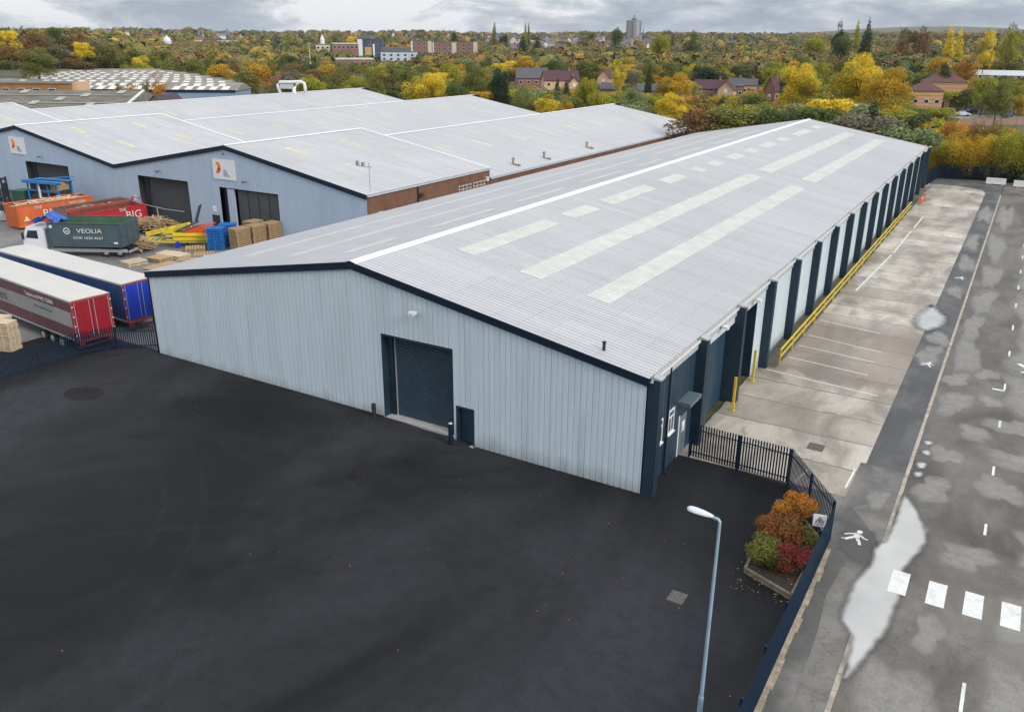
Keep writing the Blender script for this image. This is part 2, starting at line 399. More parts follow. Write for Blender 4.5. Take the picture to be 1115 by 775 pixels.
# concrete bays
MB().box(.0, 8.88, 5.0, 108.5, -.05, .02).build('concrete_apron', concm)['kind'] = 'structure'
pts = [(.3, 108.5)]+[(8.88-(1-math.cos(t))*5.0, 108.5+math.sin(t)*5.5) for t in [i*math.pi/2/10 for i in range(11)]]+[(.3, 114)]
MB().prism(pts, -.05, .02).build('concrete_apron_end', concm)['kind'] = 'structure'
sheet('far_yard', walkn, rect(-3, 8.9, 108, 121.3), 0.003)
# path behind the guard rail
sheet('side_path', simple('dirty_path', (.10, .085, .065), .9, var=.35, sc=2, dirt=((.05, .06, .02), .5)), rect(.02, 1.15, 20.6, 108), .03)
# old pavement slabs of paler concrete, bottom right
slabm = tarmac_mat('old_slab_concrete', (.13, .122, .108), (.20, .188, .168), (.30, .28, .25), .3, .5, (.6, .8), (1, 1, 1), .25, 91)
sheet('pavement_slab', slabm, [(9.72, -.7), (10.79, -.9), (10.79, -30), (9.85, -30), (9.8, -10), (9.7, -6), (9.5, -3.6)], .034)
sheet('pavement_slab', slabm, [(9.1, 4.1), (10.1, 5.4), (10.79, 5.2), (10.79, 3.0), (10.2, 2.4)], .034)
sheet('tarmac_patch', tarmac_mat('dark_patch', (.072, .070, .068), (.105, .10, .095), None, 0, .4, (.5, .8), (1, 1, 1), .2, 21), [(9.15, 2.7), (10.3, 2.4), (10.79, 1.2), (10.75, -.5), (9.75, -.4), (9.2, .6)], .038)
sheet('corner_paving', walkm, [(5.95, 4.95), (8.66, .75), (8.9, .75), (8.9, 5.0)], .012)
# puddles
def smooth_poly(p, it=2, jit=0.0):
    for _ in range(it):
        q = []
        for a, b in zip(p, p[1:]+p[:1]):
            q += [(a[0]*.75+b[0]*.25, a[1]*.75+b[1]*.25), (a[0]*.25+b[0]*.75, a[1]*.25+b[1]*.75)]
        p = q
    return [(x+random.uniform(-jit, jit), y+random.uniform(-jit, jit)) for x, y in p]
pm, nt, b = new_mat('sky_pale_water'); n1 = noise(nt, coords(nt), .5, 3)
nt.links.new(ramp(nt, n1, [(.3, (.37, .36, .34)), (.7, (.45, .44, .42))]), b.inputs['Base Color']); b.inputs['Roughness'].default_value = .06; b.inputs['Specular IOR Level'].default_value = .9  # pale base colour paints the sky's reflection into the water
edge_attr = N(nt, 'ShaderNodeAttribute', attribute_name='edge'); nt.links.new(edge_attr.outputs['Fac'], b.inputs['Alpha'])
wetm, nt, b = new_mat('damp_tarmac'); b.inputs['Base Color'].default_value = (.045, .042, .039, 1); b.inputs['Roughness'].default_value = .35
edge_attr = N(nt, 'ShaderNodeAttribute', attribute_name='edge'); nt.links.new(mth(nt, 'MULTIPLY', edge_attr.outputs['Fac'], .28), b.inputs['Alpha'])
def rim_sheet(name, mat, p, z, a0, a1, cell=.07, seed=0.0, amp=.03):
    # fine mesh whose 'edge' value rises from 0 to 1 between signed distances a0 and a1 from the outline
    P = np.array(p); Q = np.roll(P, -1, 0); m_ = max(.1, -a0+.1)
    xs = np.arange(P[:, 0].min()-m_, P[:, 0].max()+m_, cell); ys = np.arange(P[:, 1].min()-m_, P[:, 1].max()+m_, cell*1.3); X, Y = np.meshgrid(xs, ys); pt = np.stack([X.ravel(), Y.ravel()], 1)
    dmin = np.full(len(pt), 1e9); ins = np.zeros(len(pt), bool)
    for A, B in zip(P, Q):
        d = B-A; t = np.clip(((pt-A)@d)/max(1e-9, d@d), 0, 1); dmin = np.minimum(dmin, np.hypot(*(pt-A-t[:, None]*d).T))
        c = (A[1] > pt[:, 1]) != (B[1] > pt[:, 1]); ins ^= c & (pt[:, 0] < (B[0]-A[0])*(pt[:, 1]-A[1])/((B[1]-A[1]) or 1e-9)+A[0])
    sd = np.where(ins, dmin, -dmin)+amp*(np.sin(pt[:, 0]*5.1+seed+2*np.sin(pt[:, 1]*2.3))+np.sin(pt[:, 1]*6.7+seed*2+1.5*np.sin(pt[:, 0]*7)))*.5
    al = np.clip((sd-a0)/(a1-a0), 0, 1); al = al*al*(3-2*al); nx = len(xs); AL = al.reshape(X.shape); mb = MB(); idx = {}
    vals = []
    for j in range(X.shape[0]-1):
        for i in range(nx-1):
            if max(AL[j, i], AL[j, i+1], AL[j+1, i], AL[j+1, i+1]) <= 0: continue
            f_ = []
            for jj, ii in ((j, i), (j, i+1), (j+1, i+1), (j+1, i)):
                k = jj*nx+ii
                if k not in idx: idx[k] = len(mb.v); mb.v.append((X[jj, ii], Y[jj, ii], z)); vals.append(float(AL[jj, ii]))
                f_.append(idx[k])
            mb.f.append(tuple(f_)); mb.m.append(0)
    o = mb.build(name, mat); o['kind'] = 'structure'; a_ = o.data.attributes.new('edge', 'FLOAT', 'POINT'); a_.data.foreach_set('value', vals)
def wobble(p, amp):
    n = len(p); ph = random.random()*6; return [(x+amp*(math.sin(i*.9+ph)+.6*math.sin(i*2.3+ph*2)), y+amp*.8*math.cos(i*1.3+ph)) for i, (x, y) in enumerate(p)]
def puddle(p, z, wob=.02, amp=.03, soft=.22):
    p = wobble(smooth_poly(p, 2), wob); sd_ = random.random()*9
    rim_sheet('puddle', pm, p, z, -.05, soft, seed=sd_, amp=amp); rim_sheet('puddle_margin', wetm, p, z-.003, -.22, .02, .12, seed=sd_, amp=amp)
P3 = [(11.0,6.9),(11.5,6.1),(12.0,5.0),(12.5,3.2),(12.5,2.2),(12.05,.6),(11.95,-.6),(12.1,-2.4),(12.0,-4.2),(11.75,-5.8),(11.3,-7.7),(11.05,-8.5),(10.95,-7.5),(10.9,-5.8),(10.5,-5.3),(10.15,-4.5),(10.3,-3.4),(10.2,-2.3),(10.5,-1.2),(10.65,.0),(10.6,1.2),(10.95,2.0),(10.99,4.0),(10.99,5.6)]
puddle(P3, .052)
P2 = [(7.75,36.4),(7.7,38.4),(7.95,40.8),(8.5,42.9),(8.95,42.6),(9.5,40.8),(10.3,38.9),(10.2,37.4),(9.7,35.3),(9.0,34.4),(8.2,35.0)]
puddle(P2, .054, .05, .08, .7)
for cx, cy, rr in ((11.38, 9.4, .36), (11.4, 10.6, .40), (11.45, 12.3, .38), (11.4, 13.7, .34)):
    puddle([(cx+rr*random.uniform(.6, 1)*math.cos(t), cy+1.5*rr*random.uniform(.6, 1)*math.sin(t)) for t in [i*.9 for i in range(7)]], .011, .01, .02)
# silt left where road water has dried
siltm, nt, b = new_mat('dried_silt'); v = coords(nt); n1 = noise(nt, v, 2.2, 6, .7); n2 = noise(nt, v, 14, 3, .7)
n3 = noise(nt, v, .55, 4, .6); nt.links.new(mixc(nt, .5, ramp(nt, n3, [(.3, (.22, .205, .183)), (.7, (.33, .312, .285))]), ramp(nt, n2, [(.3, (.15, .14, .125)), (.7, (.42, .40, .365))])), b.inputs['Base Color']); b.inputs['Roughness'].default_value = .6
at_ = N(nt, 'ShaderNodeAttribute', attribute_name='edge')
nt.links.new(mth(nt, 'MULTIPLY', mth(nt, 'MULTIPLY', at_.outputs['Fac'], ramp(nt, n1, [(.2, .6), (.6, 1.0)])), .82), b.inputs['Alpha'])
def silt(cx, cy, rx, ry, z=.005):
    mb = MB(); n = 32; rings = [(1.08, 0.0), (.96, .25), (.86, .62), (.74, .85), (.55, .95), (.001, 1)]; ph = [random.uniform(0, 6) for _ in range(6)]; al = []
    for k, (q, a) in enumerate(rings):
        for i in range(n):
            t = 2*math.pi*i/n; w = 1+.20*math.sin(2*t+ph[0])+.15*math.sin(3*t+ph[1])+.10*math.sin(5*t+ph[2])+.06*math.sin(8*t+ph[3]); ex = .8
            cxx, sxx = math.cos(t), math.sin(t); mb.v.append((cx+rx*q*w*math.copysign(abs(cxx)**ex, cxx), cy+ry*q*w*math.copysign(abs(sxx)**ex, sxx), z)); al.append(a)
    for k in range(len(rings)-1):
        for i in range(n): mb.f.append((k*n+i, k*n+(i+1) % n, (k+1)*n+(i+1) % n, (k+1)*n+i)); mb.m.append(0)
    o = mb.build('silt_patch', siltm); o['kind'] = 'structure'
    a = o.data.attributes.new('edge', 'FLOAT', 'POINT'); a.data.foreach_set('value', al)
SZ = .005
for q in [(12.2,8.0,.95,1.5),(12.1,3.4,.5,.7),(12.3,12.6,.85,1.3),(12.1,20.6,.95,2.4),(11.9,25.0,.8,1.6),(12.1,30.5,1.0,4.2),(12.0,38,.8,3.6),(12.3,46,.9,4.5),(12.3,56,.8,6),(12.1,70,.9,8.5),(12.2,90,.9,11),
          (15.0,9.8,1.1,1.6),(16.2,13.6,1.7,1.8),(15.7,18.4,1.6,1.5),(16.4,24.4,2.4,3.4),(16.6,33.5,2.3,5.0),(16.2,44,2.0,6),(16.5,57,2.0,8),(16.2,74,2.1,10),(16.3,95,2.0,12),
          (17.2,4.2,1.5,1.8),(13.5,16.4,1.0,1.0),(12.9,-9.2,1.4,3.4),(13.3,-3.9,.6,1.2),(16.9,-1.2,1.5,2.0),(14.1,2.4,1.2,1.1),(16.6,-7,1.4,2.8),(13.6,27,.8,1.2),(14.0,22,.7,1.0)]:
    SZ += .00012; silt(*q, z=SZ)
for i, q in enumerate([(10.0,33.2,.8,2.0),(9.8,29,.9,2.2),(9.9,60,.8,4),(9.7,71,.8,4),(9.9,48,.6,2.4),(9.9,90,.8,7),(10.0,5.6,.6,.9)]): silt(*q, z=.041+i*.0002)
# curved tyre tracks ghosting the yard
trk, nt, b = new_mat('tyre_track'); b.inputs['Base Color'].default_value = (.055, .052, .052, 1); b.inputs['Roughness'].default_value = .8
nt.links.new(mth(nt, 'MULTIPLY', ramp(nt, noise(nt, coords(nt), .9, 5, .7), [(.4, 0.0), (.7, 1.0)]), .14), b.inputs['Alpha'])
for i, (cx, cy, r_, a0, a1, w) in enumerate(((-14, -22, 17, 30, 115, .32), (-14, -22, 15.1, 30, 112, .32), (-4, -30, 22, 62, 150, .35), (-4, -30, 20, 60, 148, .35), (-30, -26, 19, 20, 95, .3), (-30, -26, 17.2, 22, 98, .3), (6, -26, 21, 95, 150, .35))):
    mb = MB(); n = 40
    for k in range(n+1):
        a = R(a0+(a1-a0)*k/n)
        for q in (r_-w/2, r_+w/2): x, y = cx+q*math.cos(a), cy+q*math.sin(a); mb.v.append((x, y, zy(x, y)+.016+i*.001))
    for k in range(n): mb.f.append((2*k, 2*k+1, 2*k+3, 2*k+2)); mb.m.append(0)
    o = mb.build('tyre_track', trk); o['kind'] = 'structure'
# painted markings on the road and bays
linem = simple('road_paint', (.66, .66, .63), .7, var=.12, sc=6, dirt=((.35, .34, .32), .8))
def mark(name, label, pts, z, group=None):
    mb = MB().add([(x, y, z) for x, y in pts], [tuple(range(len(pts)))]); o = mb.build(name, linem); o['kind'] = 'structure'; return o
for x0 in (11.55, 12.95, 14.28, 15.58, 16.9): mark('zebra_stripe', '', rect(x0, x0+.68, -2.05, -.32), .056 if x0 < 12.3 else .012)
for y0, l in ((-13.2, 1.2), (-8.2, 2.0), (4.75, 1.1), (11.3, 1.15), (18.0, 1.1), (24.6, 1.2), (31.8, 1.3), (38.6, 1.4), (45.5, 1.4), (52, 1.5), (58.6, 1.5), (65.5, 1.5), (72, 1.5), (79, 1.5), (86, 1.5)):
    mark('centre_line_dash', '', rect(14.62, 14.74, y0, y0+l), .012)
def pline(a, b, w=.09, z=.026): 
    a, b = Vector((*a, 0)), Vector((*b, 0)); d = (b-a).normalized(); s = Vector((-d.y, d.x, 0))*w/2
    mark('bay_line', '', [(q.x, q.y) for q in (a-s, b-s, b+s, a+s)], z)
for a, b in (((1.45, 28.9), (6.8, 27.8)), ((1.35, 26.2), (6.7, 25.4)), ((1.35, 23.3), (6.75, 22.6)), ((6.15, 5.2), (6.4, 6.9)), ((.65, 20.1), (7.9, 19.2)), ((1.4, 33.2), (6.0, 32.2)), ((1.4, 38), (5.5, 37.2)),
             ((3.05, 74), (2.95, 61)), ((2.9, 60), (2.25, 43.6)), ((8.45, 5.9), (8.5, 8.3)), ((3.2, 84), (3.1, 76))): pline(a, b, .10 if a[1] < 40 else .16)
pline((14.0, 24.4), (14.7, 24.4), .25, .012); pline((15.3, 30.5), (16.1, 29.4), .3, .012); pline((15.5, 28.7), (16.2, 29.2), .2, .012)
# walking-person symbols painted on the walkway
def walker(cx, cy, s, rz):
    mb = MB(); c, si = math.cos(rz), math.sin(rz)
    def P(pts): mb.add([(cx+s*(x*c-y*si), cy+s*(x*si+y*c), .043) for x, y in pts], [tuple(range(len(pts)))])
    def B(a, b, w):
        d = Vector((b[0]-a[0], b[1]-a[1])).normalized(); n = Vector((-d.y, d.x))*w/2; P([(a[0]-n.x, a[1]-n.y), (b[0]-n.x, b[1]-n.y), (b[0]+n.x, b[1]+n.y), (a[0]+n.x, a[1]+n.y)])
    P([(.0+.11*math.cos(t), .88+.13*math.sin(t)) for t in [i*math.pi/6 for i in range(12)]])
    P([(-.13, .72), (-.1, .35), (.12, .33), (.13, .7)])
    B((-.08, .36), (-.3, .02), .13); B((-.3, .04), (-.42, .03), .08)
    B((.07, .36), (.2, .16), .13); B((.2, .18), (.3, -.06), .11); B((-.1, .66), (-.3, .5), .08); B((-.3, .5), (-.42, .36), .07); B((.1, .66), (.28, .5), .08); B((.28, .5), (.42, .5), .07)
    o = mb.build('walking_symbol', linem); o['kind'] = 'structure'
walker(9.66, 1.0, 1.15, -.15); walker(9.85, 26.5, 1.0, -.2); walker(9.8, 53, 1.1, -.2)
# drain covers, patch repairs
MB().prism([(8.55+.22*math.cos(t), 42.0+.5*math.sin(t)) for t in [i*.7 for i in range(9)]], .02, .058).build('drain_cover', simple('drain_iron', (.05, .05, .055), .6))['kind'] = 'structure'
MB().prism([(9.3+.45*math.cos(t), 108.5+.8*math.sin(t)) for t in [i*.7 for i in range(9)]], .0, .041).build('drain_cover', MATS['drain_iron'])['kind'] = 'structure'
irn = simple('cover_iron', (.085, .08, .075), .75, var=.35, sc=9)
MB().box(4.1, 4.75, -7.2, -6.45, 0, .009).build('manhole_cover', irn)['kind'] = 'structure'
MB().box(5.75, 6.6, 9.35, 10.25, 0, .026).build('manhole_cover', irn)['kind'] = 'structure'
dk = simple('oil_stain', (.0022, .0022, .0028), .55, var=.3, spec=.2)
sheet('yard_stain', dk, smooth_poly([(-33.8+1.4*math.cos(t)*random.uniform(.85, 1.1), -7.1+1.1*math.sin(t)*random.uniform(.85, 1.1)) for t in [i*.7 for i in range(9)]], 2), zy(-33.8, -7.1)+.012)
# edging strip of pale chippings along the foot of the street fence
mb = MB(); y = -40.0
while y < -.2: L = random.uniform(.5, 1.2); mb.box(8.80, 9.02+random.uniform(-.05, .05), y, y+L+.02, -.02, .045+random.uniform(0, .015)); y += L
mb.build('fence_footing', simple('footing', (.33, .27, .20), .9, var=.35, sc=3, dirt=((.07, .08, .03), .8)))['kind'] = 'structure'
# litter of fallen leaves on the yard: uncountable specks
mb = MB()
for _ in range(150):
    x, y = random.uniform(-44, 8), -abs(random.gauss(0, 9))-.3
    if y < -33: continue
    s = random.uniform(.02, .045); z = zy(x, y)+.035; a = random.random()*3
    mb.add([(x-s*math.cos(a), y-s*math.sin(a), z), (x+s*.5, y-s*.5, z+.01), (x+s*math.cos(a), y+s*math.sin(a), z), (x-s*.5, y+s*.5, z+.01)], [(0, 1, 2, 3)])
tag(mb.build('fallen_leaves', simple('dead_leaf', (.30, .20, .09), .8, var=.5, sc=1)), kind='stuff')
# ------------------------------------------------------------------ the near warehouse
W, HE, HR, XR, BAY = 35.9, 6.12, 9.25, -17.8, 6.808
L = BAY*16
wh = thing('warehouse', 'long pale grey metal warehouse with navy piers down its street side', 'warehouse', (-W/2, L/2, 0))
def gz(u, x0=-W): return zy(x0+u, -.2)+.02
def gtop(x): return HE-.12+(HR-HE)*(1-abs(x-XR)/(-XR if x > XR else W+XR))
def gseg(mb, xa, xb, lo, hi, mi=0):      # cladding facing the yard between two x values
    mb.corr((xa, 0, 0), (1, 0, 0), (0, 0, 1), (0, -1, 0), xb-xa, (lambda u: lo(xa+u)) if callable(lo) else lo, (lambda u: hi(xa+u)) if callable(hi) else hi, .333, .034, mi)
RD0, RD1, RDZ0, RDZ1 = -15.95, -11.08, .40, 5.45
PD0, PD1, PDZ = -10.92, -9.74, 2.24
mb = MB(); gb = lambda x: zy(x, -.2)+.05
gseg(mb, -W, XR, gb, gtop); gseg(mb, XR, RD0, gb, gtop); gseg(mb, RD0, RD1, RDZ1, gtop); gseg(mb, RD1, PD0, gb, gtop)
gseg(mb, PD0, PD1, PDZ, gtop); gseg(mb, PD1, -.06, gb, gtop)
mb.build('gable_wall', greyw, wh, True)
mb = MB(); mb.corr((-W, L, 0), (0, -1, 0), (0, 0, 1), (-1, 0, 0), L, 0, HE-.1, .333, .034)
mb.build('rear_side_wall', greyw, wh, True)
mb = MB(); mb.add([(-W, L, 0), (0, L, 0), (0, L, HE-.1), (XR, L, HR-.1), (-W, L, HE-.1)], [(0, 1, 2, 3, 4)]); mb.build('end_wall', greyw, wh, True)
# base plinth along the gable
for xa, xb in ((-W, RD0), (RD1, PD0), (PD1, 0)):
    mb = MB(); n = max(1, int((xb-xa)/1.2)); lo = []; hi = []; bk = []
    for i in range(n+1):
        a = xa+(xb-xa)*i/n; za = zy(a, 0); lo.append((a, -.012, -.1)); hi.append((a, -.012, za+.07)); bk.append((a, .1, za+.07))
    k = n+1; mb.add(lo+hi+bk, [(i, i+1, k+i+1, k+i) for i in range(n)]+[(k+i, k+i+1, 2*k+i+1, 2*k+i) for i in range(n)])
    mb.build('plinth', simple('plinth', (.06, .07, .08), .8, var=.3), wh, True)
# verge trims, corner trim
mb = MB()
for (xa, za), (xb, zb) in (((-W-.12, HE), (XR, HR)), ((XR, HR), (.1, HE))):
    mb.add([(xa, -.17, za-.36), (xb, -.17, zb-.36), (xb, -.17, zb+.03), (xa, -.17, za+.03), (xa, .06, za+.03), (xb, .06, zb+.03), (xa, -.03, za-.36), (xb, -.03, zb-.36)],
           [(0, 1, 2, 3), (3, 2, 5, 4), (1, 0, 6, 7), (0, 3, 4, 6), (1, 7, 5, 2)])
mb.build('verge_trim', navy, wh, True)
MB().box(-W-.06, -W+.10, -.06, .1, .1, HE-.36).build('corner_trim', navy, wh, True)
# roller shutter with reveal
door = MB()
k = 0; z = RDZ0+.02
while z < RDZ1-.05: door.add([(RD0+.02, .51, z), (RD1-.02, .51, z), (RD1-.02, .51, z+.07), (RD0+.02, .51, z+.07), (RD1-.02, .58, z+.10), (RD0+.02, .58, z+.10), (RD1-.02, .51, z+.135), (RD0+.02, .51, z+.135)], [(0, 1, 2, 3), (3, 2, 4, 5), (5, 4, 6, 7)]); z += .135
d = door.build('roller_shutter', simple('shutter_blue', (.040, .066, .088), .38, var=.12, sc=1.2), wh, True)
MB().box(RD0+.0, RD1-.0, -.02, .3, -.1, RDZ0-.142).build('sill_base', simple('plinth', (.06, .07, .08), .8, var=.3), wh, True)
mb = MB().box(RD0+.001, RD0+.10, -.045, .56, RDZ0-.3, RDZ1).box(RD1-.10, RD1-.001, -.045, .56, RDZ0-.3, RDZ1).box(RD0+.1, RD1-.1, -.045, .56, RDZ1-.12, RDZ1-.001).box(RD0+.1, RD0+.42, .40, .545, RDZ0, RDZ1-.12)
mb.build('shutter_frame', navyp, wh, True)
MB().box(RD0+.56, RD0+.60, .42, .5, RDZ0, RDZ1-.12).build('guide_rail', steel, wh, True)
MB().box(RD0-.0, RD1+.0, -.07, .6, RDZ0-.14, RDZ0-.002).build('door_threshold', concrete_plain, wh, True)
# personnel door, set back
MB().box(PD0+.14, PD1-.14, .26, .32, .05, PDZ-.14).build('side_door', navyc, wh, True)
MB().box(PD0, PD0+.13, -.05, .3, .03, PDZ).box(PD1-.13, PD1, -.05, .3, .03, PDZ).box(PD0+.13, PD1-.13, -.05, .3, PDZ-.13, PDZ).build('door_frame', navyp, wh, True)
MB().box(PD0, PD1, -.2, .3, -.05, .035).build('door_step', concrete_plain, wh, True)
# roof
def slope_len(dx, dz): return math.hypot(dx, dz)
def roof_slope(xa, za, xb, zb, y0, y1, pitch=.333, depth=.055, lift=0.0, mb=None):   # from (xa,za) high to (xb,zb) low
    mb = mb or MB(); V = Vector((xb-xa, 0, zb-za)); ln = V.length; V.normalize(); Nn = Vector((-V.z, 0, V.x)); 
    if Nn.z < 0: Nn = -Nn
    P = Vector((xa, y0, za))+Nn*lift
    return mb.corr(P, (0, 1, 0), V, Nn, y1-y0, 0, ln, pitch, depth)
Y0r, Y1r = -.12, L+.3
roof_slope(XR, HR, .06, HE-.005, Y0r, Y1r).build('roof_slope', roofm, wh, True)
roof_slope(XR, HR, -W-.2, HE-.02, Y0r, Y1r).build('roof_slope', roofm, wh, True)
mR = (HR-HE)/(-XR); mL = (HR-HE)/(W+XR)
cap = MB().add([(XR-.36, Y0r-.02, HR-.36*mL+.075), (XR, Y0r-.02, HR+.115), (XR+.36, Y0r-.02, HR-.36*mR+.075), (XR-.36, Y1r, HR-.36*mL+.075), (XR, Y1r, HR+.115), (XR+.36, Y1r, HR-.36*mR+.075),
     (XR-.37, Y0r-.02, HR-.37*mL+.03), (XR+.37, Y0r-.02, HR-.37*mR+.03), (XR-.37, Y1r, HR-.37*mL+.03), (XR+.37, Y1r, HR-.37*mR+.03)], [(0, 1, 4, 3), (1, 2, 5, 4), (0, 3, 8, 6), (2, 7, 9, 5)])
cap.build('ridge_cap', white, wh, True)
def skylight(xa, xb, ya, yb, side=1, parent=wh):
    ya = Y0r+round((ya-Y0r)/.333)*.333; yb = Y0r+round((yb-Y0r)/.333)*.333
    mm = mR if side == 1 else mL
    if side == 1: za, zb = HR-(xa-XR)*mm, HR-(xb-XR)*mm; o = roof_slope(xa, za, xb, zb, ya, yb, lift=.012)
    else: za, zb = HR-(XR-xb)*mm, HR-(XR-xa)*mm; o = roof_slope(xb, za, xa, zb, ya, yb, lift=.012)
    return o.build('skylight', skyl, parent, True)
for ya, yb in ((6.8, 17.8), (20.2, 24.4), (26.8, 36), (39.3, 44), (47.4, 49.6), (52.6, 55.2), (58.6, 62.9), (65, 68.8), (71.8, 76.6), (79.8, 83.2), (87.8, 96.6), (99.8, 104)): skylight(-15.45, -14.2, ya, yb)
for xa, xb in ((-11.1, -9.6), (-6.7, -5.25)):
    skylight(xa, xb, 6.8, 53.0); skylight(xa, xb, 56.4 if xa < -9 else 57.4, 103.5)
for ya, yb in ((4, 60), (64, 104)): skylight(-31.2, -30.3, ya, yb, -1); skylight(-26.0, -25.1, ya-1, yb-2, -1)
y = 3.0
for l in (5, 8.5, 8, 9, 7, 10, 8, 9): skylight(-21.4, -20.5, y, y+l, -1); y += l+3.4
# gutter on the street side
g = MB().box(.0, .05, -.1, L, HE-.16, HE-.03).box(.20, .24, -.1, L, HE-.16, HE-.01).box(.05, .20, -.1, L, HE-.16, HE-.14)
g.build('gutter', offw, wh, True)
MB().box(.036, .12, .5, L, HE-.55, HE-.17).build('eaves_fascia', simple('eaves_grey', (.38, .42, .46), .5), wh, True)
# street side wall, bay by bay
def side(mb, ya, yb, lo, hi, x=0.0): mb.corr((x, ya, 0), (0, 1, 0), (0, 0, 1), (1, 0, 0), yb-ya, lo, hi, .333, .034)
TOP = HE-.1
mb = MB(); side(mb, .4, 6.6, .02, TOP); mb.build('office_bay_cladding', navyc, wh, True)
mb = MB(); side(mb, 7.05, 13.4, 5.1, TOP); side(mb, 13.85, 15.1, 0, TOP); side(mb, 15.1, 18.3, 5.15, TOP); side(mb, 18.3, 20.2, 0, TOP)
mb.build('door_bay_cladding', greyw, wh, True)
mb = MB(); side(mb, 7.05, 9.4, 0, 5.1); mb.build('dark_side_panel', navyc, wh, True)
mb = MB(); z = 0.02
while z < 5.0: mb.add([(-.45, 9.4, z), (-.45, 13.4, z), (-.41, 13.4, z+.06), (-.41, 9.4, z+.06), (-.45, 13.4, z+.1), (-.45, 9.4, z+.1)], [(0, 1, 2, 3), (3, 2, 4, 5)]); z += .1
mb.build('roller_shutter', navyc, wh, True)
mb = MB().box(-.5, -.0, 9.36, 9.42, 0, 5.1).box(-.5, 0, 13.36, 13.42, 0, 5.1).box(-.5, -.02, 9.42, 13.36, 5.02, 5.1); mb.build('shutter_frame', navyp, wh, True)
mb = MB(); z = 0.02
while z < 5.05: mb.add([(-.9, 15.1, z), (-.9, 18.3, z), (-.86, 18.3, z+.06), (-.86, 15.1, z+.06), (-.9, 18.3, z+.1), (-.9, 15.1, z+.1)], [(0, 1, 2, 3), (3, 2, 4, 5)]); z += .1
mb.build('roller_shutter', navyp, wh, True)
MB().box(-.92, -.01, 15.04, 15.12, 0, 5.15).box(-.92, -.01, 18.28, 18.36, 0, 5.15).box(-.92, -.02, 15.12, 18.28, 5.07, 5.15).build('shutter_frame', navyp, wh, True)
for k in range(3, 16):
    mb = MB(); side(mb, BAY*k+.24, BAY*(k+1)-.24, .3, TOP); mb.build('bay_cladding', greyw, wh, True)
MB().box(-.1, .06, 20.7, L, 0, .3).build('side_plinth', simple('side_plinth', (.10, .10, .10), .85, var=.3), wh, True)
for k in range(17):
    y0 = BAY*k-.24; y1 = y0+.48
    if k == 0: y0, y1 = -.03, .46
    if k == 16: y0, y1 = L-.46, L+.02
    p = MB().box(.002, .6, y0, y1, 0, HE-.17).build('pier', navyp, wh, True)
    MB().box(.25, .6, y0, y1, HE-.17, HE+.0).build('pier_head', navyp, wh, True)
    MB().add([(.24, y0-.03, HE+.002), (.64, y0-.03, HE+.002), (.64, y1+.03, HE+.002), (.24, y1+.03, HE+.002), (.24, y0-.03, HE+.14), (.64, y0-.03, HE+.07), (.64, y1+.03, HE+.07), (.24, y1+.03, HE+.14)],
        [(4, 5, 6, 7), (0, 1, 5, 4), (1, 2, 6, 5), (2, 3, 7, 6), (3, 0, 4, 7), (0, 3, 2, 1)]).build('pier_cap', simple('cap_grey', (.36, .37, .39), .6, var=.15), wh, True)
# windows, canopy, door and notice of the office bay
def side_window(ya, yb, za, zb):
    w = MB().box(.036, .085, ya, ya+.07, za, zb).box(.036, .085, yb-.07, yb, za, zb).box(.036, .085, ya+.07, yb-.07, za, za+.08).box(.036, .085, ya+.07, yb-.07, zb-.07, zb).box(.036, .08, ya+.07, yb-.07, zb-.42, zb-.36).box(.036, .08, (ya+yb)/2-.03, (ya+yb)/2+.03, za+.08, zb-.42).build('window', white, wh, True)
    q = MB().box(.036, .05, ya+.07, yb-.07, za+.08, zb-.07).build('pane', glass, w); q.location = wh.location*-1
    MB().box(.036, .16, ya-.05, yb+.05, za-.06, za-.002).build('sill', white, wh, True)
side_window(1.15, 2.15, 2.0, 3.3); side_window(2.95, 3.75, 2.0, 3.3)
MB().box(.04, .75, 4.2, 5.9, 3.2, 3.4).build('door_canopy', simple('canopy_grey', (.10, .13, .15), .5, var=.1), wh, True)
MB().box(.036, .07, 4.75, 5.75, .03, 2.3).build('office_door', simple('pale_door', (.12, .155, .18), .4), wh, True)
MB().box(.036, .06, 4.62, 4.74, .03, 2.4).build('door_jamb', white, wh, True)
MB().box(.071, .08, 5.1, 5.5, 1.3, 1.9).build('notice', white, wh, True)
for yy in (2.58, 34.3, 61.5, 78.2, 95.6):
    MB().tube([(.14, yy, HE-.2), (.14, yy, .15), (.3, yy, .06)], .055, 8).build('downpipe', navy, wh, True)
def flood(mb, x, y, z, ax):
    if ax == 'y':
        mb.beam((x, y+.0, z), (x, y-.28, z+.05), .05, .05); mb.box(x-.22, x+.22, y-.5, y-.22, z-.02, z+.10); mb.box(x-.18, x+.18, y-.56, y-.48, z-.10, z+.06)
    else:
        mb.beam((x, y, z), (x+.28, y, z+.05), .05, .05); mb.box(x+.22, x+.5, y-.22, y+.22, z-.02, z+.1); mb.box(x+.46, x+.55, y-.18, y+.18, z-.1, z+.06)
    return mb
flood(MB(), -13.4, -.02, 7.12, 'y').build('floodlight', offw, wh, True)
flood(MB(), .03, 10.3, 5.75, 'x').build('floodlight', offw, wh, True)
flood(MB(), .03, 17.0, 5.6, 'x').build('floodlight', offw, wh, True)
MB().tube([(-2.8, 1.0, 6.5), (-2.8, 1.0, 7.05)], .08, 10).tube([(-2.8, 1.0, 7.06), (-2.8, 1.0, 7.12)], .11, 10).build('vent_pipe', black, wh, True)

